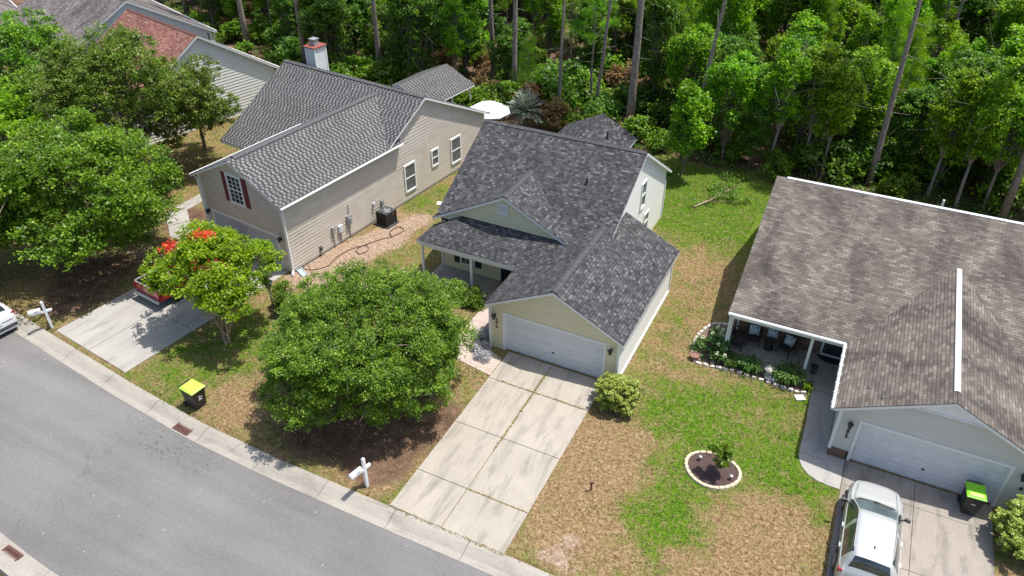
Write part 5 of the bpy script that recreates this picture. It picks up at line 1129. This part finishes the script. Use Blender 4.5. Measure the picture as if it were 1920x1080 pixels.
# patio umbrella behind
def umbrella(loc, r, h, label, n=8):
    t = empty('patio_umbrella', loc, R(10), label, 'umbrella'); p = MB(); p.tube([(0, 0, 0), (0, 0, h)], .03, 8); p.build('pole', MT['grey'], t)
    c = MB()
    for (r0, z0, r1, z1) in ((r, h-.55, r*.62, h-.27), (r*.66, h-.24, r*.30, h-.06), (r*.34, h-.03, 0.02, h+.1)):
        for i in range(n):
            a, b = 2*math.pi*i/n, 2*math.pi*(i+1)/n; A = (r0*math.cos(a), r0*math.sin(a), z0); B = (r0*math.cos(b), r0*math.sin(b), z0); C_ = (r1*math.cos(b), r1*math.sin(b), z1); D = (r1*math.cos(a), r1*math.sin(a), z1)
            c.face([A, B, C_, D]); c.face([(x, y, z-.02) for x, y, z in (D, C_, B, A)]); A2 = (A[0], A[1], z0-.07); B2 = (B[0], B[1], z0-.07); c.face([A, A2, B2, B])
    c.build('canopy', MT['umb'], t)
    p = MB()
    for i in range(n): a = 2*math.pi*i/n; p.tube([(r*math.cos(a)*.98, r*math.sin(a)*.98, h-.6), (0, 0, h-.1)], .012, 4)
    p.build('ribs', MT['grey'], t); return t
umbrella((-10.75, 20.2, 0), 1.55, 2.75, 'white tiered patio umbrella behind the beige house next to the palm')
umbrella((11.0, 18.9, 0), 1.1, 2.0, 'white patio umbrella just peeking over the brown roof ridge')
# backyard table + chairs blobs under rear porch
t = empty('smoker_grill', (-13.2, 21.6, 0), 0, 'silver lidded grill under the edge of the beige house rear porch', 'grill'); p = MB(); p.tube([(-.4, 0, .95), (.4, 0, .95)], .25, 12); p.build('lid', MT['grey'], t)
for x in (-.35, .35): p = MB(); p.tube([(x, 0, .8), (x, 0, 0)], .03, 6); p.build('leg', MT['black'], t)

# ================================================================== VEGETATION
broadleaf('round_tree', (-3.0, -5.2, 0), 5.4, (5.2, 4.95, 2.85), 11, 'leaf_round', 'large round dense green tree in the front yard left of the main driveway', lobes=90, sprays=3300, leaves=58, L=.11, Wd=.05, spray_r=.29, r0=.16, lobe_f=.24, cz=2.85, fork=.7, bottom=-.6, inner=.2, up=.35)
# red flowering tree
ft = broadleaf('flowering_tree', (-11.15, -5.3, 0), 5.0, (3.4, 3.0, 1.5), 21, 'leaf_lime', 'small spreading tree with lime leaves and red blossoms in front of the beige house', lobes=28, sprays=640, leaves=48, L=.15, Wd=.09, spray_r=.32, bark='barklight', r0=.07, cz=3.3, fork=.5, stems=((.35, .1), (-.35, .2), (.05, -.3)), lobe_f=.34, crownoff=(-.75, 1.1), bottom=-.3)
r_ = np.random.default_rng(5); C_ = []
for cx, cy, cz_, s, n in ((-1.5, 1.3, 4.65, .27, 240), (-1.3, 1.45, 4.6, .2, 120), (-2.6, .7, 4.2, .26, 120), (-2.9, .5, 4.1, .2, 60), (-2.1, -.4, 3.3, .3, 30), (-3.0, .2, 3.3, .3, 30)):
    C_.append(r_.normal(size=(n, 3))*np.array([s, s*.8, s*.33])+np.array([cx, cy, cz_]))
C_ = np.concatenate(C_); me = leaf_mesh('blossom', C_, .13, .09, r_.random(len(C_)), .6, seed=3, mat=MT['petal_red']); o = bpy.data.objects.new('blossom', me); COL.objects.link(o); o.parent = ft
# left yard trees
broadleaf('oak_tree', (-23.2, -3.2, 0), 8.8, (5.4, 5.0, 3.7), 31, 'leaf_oak', 'biggest green tree at the left, its low boughs reaching over the driveway walk', lobes=44, sprays=1300, leaves=58, L=.16, Wd=.10, spray_r=.45, r0=.2, lobe_f=.29, cz=4.5, fork=1.4, bottom=-.7, crownoff=(1.2, .2), inner=.15)
broadleaf('oak_tree', (-26.2, -6.6, 0), 7.0, (3.9, 3.6, 2.9), 32, 'leaf_oak', 'green tree crown at the left edge above the white suv', lobes=22, sprays=560, leaves=52, L=.16, Wd=.09, spray_r=.42, r0=.14, lobe_f=.36, cz=3.9)
broadleaf('myrtle_tree', (-27.4, 4.7, 0), 9.8, (4.9, 4.4, 3.6), 33, 'leaf_myrtle', 'tree with brownish twiggy top in front of the red roof, left of its twin', lobes=34, sprays=1050, leaves=46, L=.16, Wd=.08, spray_r=.36, r0=.13, lobe_f=.30, cz=6.3, fork=2.2, crownoff=(.4, -.6), inner=.3)
broadleaf('myrtle_tree', (-27.6, 10.0, 0), 8.4, (4.1, 3.8, 3.3), 34, 'leaf_myrtle', 'sparse dark twiggy tree against the white siding beside the beige house', lobes=30, sprays=800, leaves=44, L=.16, Wd=.08, spray_r=.34, r0=.11, lobe_f=.30, cz=4.7, fork=1.6, bottom=-.95, crownoff=(1.5, -1.6), inner=.3)
broadleaf('garden_tree', (-37.8, 6.0, 0), 8.4, (4.8, 4.2, 3.6), 35, 'leaf_oak', 'dense green tree in front of the weathered grey roof at upper left', lobes=24, sprays=650, leaves=50, L=.2, Wd=.12, spray_r=.5, r0=.16, cz=4.8)
broadleaf('garden_tree', (-33.5, -.2, 0), 6.6, (3.6, 3.4, 2.8), 36, 'leaf_lime', 'yellow-green tree at the left edge in front of the dense green tree', lobes=20, sprays=430, leaves=50, L=.19, Wd=.11, spray_r=.48, r0=.15, cz=3.9)
broadleaf('garden_tree', (-31.8, 3.6, 0), 7.0, (3.0, 3.0, 2.6), 37, 'leaf_oak', 'green tree squeezed between the yellow-green tree and the twiggy tree', lobes=18, sprays=380, leaves=50, L=.18, Wd=.1, spray_r=.45, r0=.13, cz=4.4)
broadleaf('young_tree', (11.22, -2.9, .02), 1.55, (.52, .50, .55), 38, 'leaf_oak', 'young leafy tree standing in the mulch ring on the lawn', lobes=9, sprays=40, leaves=26, L=.15, Wd=.09, spray_r=.16, r0=.025, cz=1.0, fork=.3)
# bushes
shrub('round_bush', (6.62, -1.15, 0), (1.08, 1.05, .78), 41, 'leaf_bush', 'round clipped variegated bush at the right corner of the main garage', sprays=600, leaves=60, L=.075, Wd=.05, lobes=70, spray_r=.11, lobe_f=.27)
shrub('round_bush', (21.85, -1.4, 0), (1.6, 1.5, 1.0), 42, 'leaf_bush', 'large clipped yellow-green bush beside the right driveway at the frame edge', sprays=800, leaves=60, L=.09, Wd=.06, lobes=70, spray_r=.13, lobe_f=.27)
shrub('small_bush', (-10.25, -2.1, 0), (.62, .6, .75), 43, 'leaf_round', 'small dark green bush directly behind the black lantern post', sprays=130, leaves=40, L=.09, Wd=.06)
shrub('porch_bush', (-3.1, 2.55, 0), (.95, .55, .42), 44, 'leaf_dark', 'low green shrub in front of the main porch floor, left one', sprays=130, leaves=40, L=.1, Wd=.055)
shrub('porch_bush', (-2.15, 2.5, 0), (.65, .5, .40), 45, 'leaf_round', 'low green shrub in front of the main porch floor next to the walk', sprays=110, leaves=40, L=.1, Wd=.055)
shrub('silver_plant', (-.25, -.55, 0), (.38, .3, .22), 46, 'petal_grey', 'silvery low plant at the left corner of the main garage', sprays=60, leaves=26, L=.07, Wd=.035, cat='plant')
shrub('silver_plant', (.12, -1.05, 0), (.30, .25, .18), 47, 'petal_grey', 'silvery low plant nearest the driveway edge by the main garage', sprays=50, leaves=26, L=.07, Wd=.035, cat='plant')
shrub('silver_plant', (-.55, .35, 0), (.35, .35, .25), 48, 'petal_grey', 'silvery low plant beside the pinkish front walk', sprays=50, leaves=26, L=.07, Wd=.035, cat='plant')
shrub('hydrangea', (9.35, 3.95, 0), (.78, .85, .5), 49, 'leaf_lily', 'hydrangea with white flower heads at the left end of the porch bed', sprays=150, leaves=34, L=.13, Wd=.08, blossom=('petal_white', 30), cat='flowering shrub')
def lily(loc, r_, h, seed, label, n=150, mat='leaf_lily', W=.07, cat='plant', name='lily_clump'):
    r = np.random.default_rng(seed); t = empty(name, loc, 0, label, cat); C_, D_, v_ = [], [], []
    for i in range(n):
        a = r.random()*6.283; le = r_*(.5+.6*r.random()); b0 = np.array([r.normal(0, r_*.25), r.normal(0, r_*.25), 0]); prev = b0
        for k_ in range(1, 5):
            f = k_/4; p = b0+np.array([math.cos(a)*le*f, math.sin(a)*le*f, h*(1-(f-.62)**2/.39)*.98]); C_.append((p+prev)/2); D_.append(p-prev); v_.append(.5+r.normal(0, .25)); prev = p
    C_ = np.array(C_); D_ = np.array(D_); me = leaf_mesh('leaves', C_, np.linalg.norm(D_, axis=1)*1.25, W, np.array(v_), .6, dirs=D_, seed=seed, mat=MT[mat]); o = bpy.data.objects.new('leaves', me); COL.objects.link(o); o.parent = t; return t
lily((10.35, 3.55, 0), .45, .5, 51, 'clump of arching lily leaves right of the white hydrangea'); lily((11.15, 3.55, 0), .55, .6, 52, 'broad pale green leafy clump left of the stone ornament', 130); lily((12.75, 3.6, 0), .65, .65, 53, 'largest strappy green clump right of the stone ornament', 190)
lily((13.6, 3.35, 0), .2, .4, 54, 'small bright yellow-green plant at the right end of the flower bed', 50, 'leaf_lime'); lily((12.15, 3.25, 0), .2, .25, 55, 'small silvery plant beside the stone ornament', 60, 'petal_grey', .03)
# palm
def palm(loc, label):
    r = np.random.default_rng(61); t = empty('palm_tree', loc, 0, label, 'palm tree'); mb = MB(); mb.tube([(0, 0, -.1), (0, 0, .6), (.05, 0, 1.3)], [.22, .2, .16], 10); mb.build('trunk', MT['bark'], t, True); C_, D_, L_, v_ = [], [], [], []
    st = MB()
    for i in range(38):
        a = i*2.4; el = .35+1.1*(i/38); Lf = 1.9+.4*r.random(); prev = np.array([0.05, 0, 1.25]); path = [prev]
        for k_ in range(1, 9):
            f = k_/8; p = np.array([.05+math.cos(a)*math.cos(el)*Lf*f, math.sin(a)*math.cos(el)*Lf*f, 1.25+math.sin(el)*Lf*f-1.0*f*f*(1.2-el*.5)]); path.append(p)
        st.tube([tuple(p) for p in path], [.02]*8+[.006], 4, cap=False)
        for k_ in range(1, 9):
            d = path[k_]-path[k_-1]; d /= np.linalg.norm(d); sd_ = np.cross(d, [0, 0, 1]); sd_ /= np.linalg.norm(sd_)+1e-6
            for s in (-1, 1):
                for g_ in (0, .33, .66):
                    dd = d*.7+sd_*s+np.array([0, 0, .1]); dd /= np.linalg.norm(dd); ln = .5*(1-.5*abs(k_/8-.45)); b0 = path[k_-1]+(path[k_]-path[k_-1])*g_; C_.append(b0+dd*ln/2); D_.append(dd); L_.append(ln); v_.append(r.random())
    st.build('frond_stems', MT['bark'], t); me = leaf_mesh('fronds', np.array(C_), np.array(L_), .05, np.array(v_), .3, dirs=np.array(D_), seed=4, mat=MT['leaf_palm']); o = bpy.data.objects.new('fronds', me); COL.objects.link(o); o.parent = t
palm((-9.2, 22.9, 0), 'grey-green palm with arching fronds beside the white patio umbrella')
# fallen branch on the back lawn
t = empty('fallen_branch', (4.9, 17.0, .05), 0, 'fallen branch with dry leaves lying on the shaded back lawn', 'branch'); p = MB(); p.tube([(0, 0, .03), (.7, 1.1, .12), (1.2, 2.3, .22), (1.9, 3.4, .3)], [.05, .045, .035, .01], 6); r_ = np.random.default_rng(9); S_ = []
for i in range(22):
    f = .3+.7*r_.random(); b0 = np.array([1.9*f, 3.4*f, .25*f]); e = b0+np.array([r_.normal(0, .7), r_.normal(.2, .6), abs(r_.normal(0, .3))]); p.tube([tuple(b0), tuple(e)], [.018, .005], 4, cap=False); S_.append(e)
p.build('limb', MT['barklight'], t); C_ = np.repeat(np.array(S_), 45, axis=0)+r_.normal(0, .22, (len(S_)*45, 3))*np.array([1, 1, .5]); C_[:, 2] = np.abs(C_[:, 2]); me = leaf_mesh('leaves', C_, .14, .08, r_.random(len(C_)), .4, seed=2, mat=MT['leaf_dark']); o = bpy.data.objects.new('leaves', me); COL.objects.link(o); o.parent = t

# ------------------------------------------------------------------ the wood
GB = 'bright broadleaf trees of the wood'; GD = 'dark broadleaf trees of the wood'; GP = 'tall pines of the wood'; GY = 'young pines of the wood'; GU = 'undergrowth bushes of the wood'
LBb, LBd, LBp, LBy, LBu = 'sunlit bright green broadleaf tree in the wood behind the houses', 'dark green broadleaf tree in the wood behind the houses', 'tall bare-trunked pine in the wood behind the houses', 'young pine with tufted light green needles in the wood', 'leafy bush of the undergrowth below the pines'
FAR = (0, 400, 0)
kw = dict(spray_r=.55, L=.24, Wd=.15, inner=.25)
protoB = [broadleaf('broadleaf_tree', FAR, 11.5, (2.5, 2.5, 5.2), 70+i, 'leaf_gum', LBb, group=GB, lobes=30, sprays=430, leaves=38, lobe_f=.26, cz=6.3, fork=1.5, r0=.13, bottom=-.9, **kw) for i in range(3)]
protoB.append(broadleaf('broadleaf_tree', FAR, 7.5, (1.7, 1.7, 3.4), 74, 'leaf_gum', LBb, group=GB, lobes=22, sprays=230, leaves=38, lobe_f=.28, cz=4.0, fork=.8, r0=.09, bottom=-.9, **kw))
protoE = [broadleaf('broadleaf_tree', FAR, 13.5, (2.5, 2.4, 4.6), 76+i, 'leaf_gum', LBb, group=GB, lobes=26, sprays=380, leaves=38, lobe_f=.27, cz=8.6, fork=4.2, r0=.15, bottom=-.9, bark='pinebark', **kw) for i in range(2)]
protoD = [broadleaf('broadleaf_tree', FAR, 10.5, (2.7, 2.7, 4.6), 80+i, 'leaf_dark', LBd, group=GD, lobes=26, sprays=380, leaves=40, lobe_f=.28, cz=5.8, fork=1.2, r0=.14, bottom=-.9, **kw) for i in range(2)]
protoP = [pine('pine_tree', FAR, 23, .27, 90, LBp, .62, 3.0, group=GP), pine('pine_tree', FAR, 21, .21, 91, LBp, .6, 2.6, group=GP, lean=(.8, .5)), pine('pine_tree', FAR, 19, .16, 92, LBp, .58, 2.2, group=GP, lean=(1.6, .4))]
protoY = [pine('young_pine', FAR, 8.5, .09, 95, LBy, .38, 1.7, 22, group=GY, npuff=90), pine('young_pine', FAR, 11, .11, 96, LBy, .45, 1.7, 22, group=GY, npuff=90)]
protoU = [shrub('undergrowth_bush', FAR, (1.1, 1.0, .8), 97, 'leaf_dark', LBu, sprays=60, leaves=30, L=.2, Wd=.12, group=GU, spray_r=.4, cat='bush'), shrub('undergrowth_bush', FAR, (.9, .8, .7), 98, 'leaf_oak', LBu, sprays=45, leaves=30, L=.18, Wd=.11, group=GU, spray_r=.35, cat='bush'), shrub('undergrowth_bush', FAR, (.9, .9, .9), 99, 'leaf_autumn', LBu, sprays=45, leaves=28, L=.18, Wd=.1, group=GU, spray_r=.35, cat='bush')]
RR = np.random.default_rng(123); used_spots = []
def put(pr, x, y, s=1.0, label=None, sep=0):
    if sep and any((x-a)**2+(y-b)**2 < sep*sep for a, b in used_spots): return None
    used_spots.append((x, y)); f_ = .9+.2*RR.random(); s = tuple(q_*f_ for q_ in s) if isinstance(s, tuple) else s*f_
    return copy_tree(pr, (x, y, 0), RR.random()*6.28, s, label)
PV = [(-39.7, 27.7, 0, 1, None), (-31.7, 26.1, 0, 1, 'thick pine trunk rising right behind the red-topped chimney'), (-24.5, 26.8, 0, 1, 'thick straight pine trunk just right of the dark green tree behind the beige house'), (-2.4, 26.2, 0, 1.02, 'thickest pine trunk, directly behind the small black rear porch roof'),
      (-5.7, 27.9, 2, .9, 'thin dark pine trunk right of the palm'), (-8.2, 26.6, 2, .9, None), (-12.9, 28.6, 1, 1, None), (-16.0, 31, 1, 1, None), (14.1, 25.1, 1, .9, 'pine leaning right behind the middle of the brown roof'),
      (21.6, 24.0, 1, .95, None), (28, 25, 1, 1, None), (-28, 34, 1, 1, None), (-35, 34, 0, 1, None), (-19, 36, 1, 1, None)]
for x, y, k_, s, lb_ in PV: put(protoP[k_], x, y, s, lb_)
for x, y, k_ in ((7.9, 24.2, 0), (9.9, 25.0, 1), (11.2, 24.7, 0), (17.5, 24.9, 1), (19.1, 24.3, 0), (20.6, 24.6, 1), (24.5, 25.5, 0), (-17.5, 27.5, 1)): put(protoE[k_], x, y, .62)
# named individuals along the wood edge
put(protoB[3], 3.0, 20.8, .95, 'bright lime-green small tree right behind the white gable of the yellow house'); put(protoB[0], 4.9, 24.0, .8, 'tall bright green tree behind the small lime-green tree'); put(protoD[0], -28.3, 25.6, .8, 'dark green tree between the chimney pine and the thick straight pine')
put(protoD[1], -22.0, 26.5, .8, 'olive green tree behind the beige house ridge'); put(protoY[0], -10.3, 25.6, .75, 'young pine with bright puffs left of the palm'); put(protoY[1], -6.6, 29.0, 1.0, 'young pine with bright puffs above the palm')
put(protoD[0], 6.6, 24.6, .6); put(protoB[1], 9.0, 27.2, .7); put(protoB[2], 12.4, 27.4, .75); put(protoY[0], 10.3, 25.3, .8, 'young pine with light puffs behind the left end of the brown roof ridge'); put(protoB[0], 1.2, 28.2, .75); put(protoD[1], 15.6, 27.3, .65); put(protoB[3], 17.8, 26.2, .9); put(protoB[1], 20.5, 27.3, .8); put(protoY[1], 22.5, 25.2, 1)
for yy in list(np.arange(25.6, 44, 2.35))+[46.5, 50, 54, 58]:
    for xx in np.arange(-66, 42, 2.45):
        x = xx+RR.normal(0, .8); y = yy+RR.normal(0, .7); hw_ = RR.uniform(.52, .9) if yy < 42 else 1.0; hs = (hw_, hw_*RR.uniform(.8, 1.15), RR.uniform(.55, 1.0) if yy < 42 else 1.0)
        if x < -30 and y < 26+(-30-x)*.12+1.5: continue
        clear = (-14 < x < -3.5 and y < 35.5) or (-40 < x < -35 and y < 30)
        if x < -48 and y < 33: continue
        u = RR.random()
        if clear:
            if u < .10: put(protoP[RR.integers(1, 3)], x, y, .95, sep=2.2)
            continue
        rs = x > -1
        if u < (.62 if rs else .30): put(protoB[RR.integers(0, 4)], x, y, hs, sep=1.9) if u < .55*(1 if rs else .5) else put(protoE[RR.integers(0, 2)], x, y, tuple(q_*.9 for q_ in hs), sep=1.9)
        elif u < (.74 if rs else .74): put(protoD[RR.integers(0, 2)], x, y, hs, sep=1.9)
        elif u < (.78 if rs else .80): put(protoP[RR.integers(0, 3)], x, y, 1, sep=2.2)
        elif u < .98: put(protoY[RR.integers(0, 2)], x, y, tuple(q_+.1 for q_ in hs), sep=1.8)
for i in range(150):
    x = RR.uniform(-50, 28); y = 23.6+RR.random()**1.5*14+max(0, (-30-x)*.3)
    if -11 < x < -8.5 and y < 24.5 or -13 < x < -10 and y < 23.8: continue
    put(protoU[RR.choice([0, 1, 1, 1, 1, 2])], x, y, RR.uniform(.7, 1.7))
for pr in protoB+protoE+protoD+protoP+protoY+protoU:
    for ch in children(pr): bpy.data.objects.remove(ch)
    bpy.data.objects.remove(pr)
# ground cover leaves and litter in the wood
n = 90000; r_ = np.random.default_rng(77); x = r_.uniform(-60, 35, n); y = 22.5+r_.random(n)*24; cl = np.sin(x*.7+2*np.sin(y*.5))+np.sin(y*.9+x*.3)
k_ = (cl > -.8) & (y > 23.0+np.clip((-x-22)*.22, 0, 6)); C_ = np.stack([x, y, r_.random(n)**2*.45+.03], -1)[k_]; me = leaf_mesh('undergrowth', C_, .22, .13, .35+.3*r_.normal(size=len(C_)), .5, seed=8, mat=MT['leaf_dark']); o = bpy.data.objects.new('undergrowth', me); COL.objects.link(o); o['kind'] = 'stuff'
n = 9000; x = r_.uniform(-45, 26, n); y = 22.3+r_.random(n)*14; C_ = np.stack([x, y, np.full(n, .03)], -1); me = leaf_mesh('leaf_litter', C_, .2, .1, r_.random(n), 1.2, seed=9, mat=MT['leaf_autumn']); o = bpy.data.objects.new('leaf_litter', me); COL.objects.link(o); o['kind'] = 'stuff'
# grass blades on the lawns
def inside(x, y, o, yaw, rects):
    a = yaw; dx, dy = x-o[0], y-o[1]; lx = dx*math.cos(a)+dy*math.sin(a); ly = -dx*math.sin(a)+dy*math.cos(a); m_ = np.zeros(len(x), bool)
    for x0_, y0_, x1_, y1_ in rects: m_ |= (lx > x0_) & (lx < x1_) & (ly > y0_) & (ly < y1_)
    return m_
n = 230000; x = r_.uniform(-34, 17, n); y = r_.uniform(-10.4, 22.5, n)
bad = inside(x, y, (0, 0), 0, [(.97, -10.5, 5.64, 0), (-.1, 0, 6.2, 7.9), (-5.5, 3, 3.5, 15.3), (-1.7, -1.5, .9, 3.0)]) | inside(x, y, LO, LY, [(.57, -11, 5.98, 0), (-.1, 0, 6.3, 17.6), (-5, 7.2, 6.3, 17.6)]) | inside(x, y, RO, RY, [(.7, -11, 5.8, 0), (-1.05, -1.6, .7, 3.6), (-6.3, 3.2, 8, 18)])
bad |= (y < np.interp(x, [k_[0] for k_ in KI], [k_[1] for k_ in KI])+.02-.10*r_.random(n)) | (((x-11.12)/1.08)**2+((y+2.93)/.92)**2 < 1)
g1, d1, l1 = gmask(x, y); pr_ = r_.random(n); bad |= (pr_ < d1*1.2) | (r_.random(n) < np.clip(l1, 0, .9)*.9)
x, y, g1 = x[~bad], y[~bad], g1[~bad]; nz = .22*np.sin(x*1.9+1.3*np.sin(y*2.3))+.2*np.sin(y*2.7+1.7*np.sin(x*1.1)); gg = g1+nz+.16*np.sin(x*5.1+y*3.3)*np.sin(y*4.7-x*2.1)+r_.normal(0, .22, len(x))
v = np.where(gg > .5, .42-(gg-.5)*.5, .60+(.5-gg)*.8)+r_.normal(0, .06, len(x))
D_ = np.stack([r_.normal(0, .6, len(x)), r_.normal(0, .6, len(x)), np.ones(len(x))*.6], -1); C_ = np.stack([x, y, np.full(len(x), .02)], -1)
me = leaf_mesh('grass', C_, .10+.06*r_.random(len(x)), .026, v, .2, dirs=D_, seed=10, mat=MT['grassblade']); o = bpy.data.objects.new('grass', me); COL.objects.link(o); o['kind'] = 'stuff'
# weeds in the driveway joints
n = 1500; s = r_.random(n); x = np.concatenate([3.14+r_.normal(0, .03, 400), r_.uniform(1.4, 5.6, 300), r_.uniform(3.2, 5.6, 120), r_.uniform(.95, 5.6, 160)]); y = np.concatenate([-.8-r_.random(400)**1.3*5, -2.04+r_.normal(0, .03, 300), -7.9+r_.normal(0, .02, 120), -9.86+r_.normal(0, .04, 160)])
C_ = np.stack([x, y, np.full(len(x), .045)], -1); me = leaf_mesh('joint_weeds', C_, .08, .03, .42+.3*r_.random(len(x)), .4, seed=12, mat=MT['grassblade']); o = bpy.data.objects.new('joint_weeds', me); COL.objects.link(o); o['kind'] = 'stuff'
# dark leaf debris by the drain
n = 110; C_ = np.stack([-8.4+r_.normal(0, .9, n), -11.2+r_.normal(0, .32, n), np.full(n, -.092)], -1); me = leaf_mesh('road_debris', C_, .06, .04, r_.random(n)*.1, 2, seed=13, mat=MT['leaf_dark']); o = bpy.data.objects.new('road_debris', me); COL.objects.link(o); o['kind'] = 'stuff'
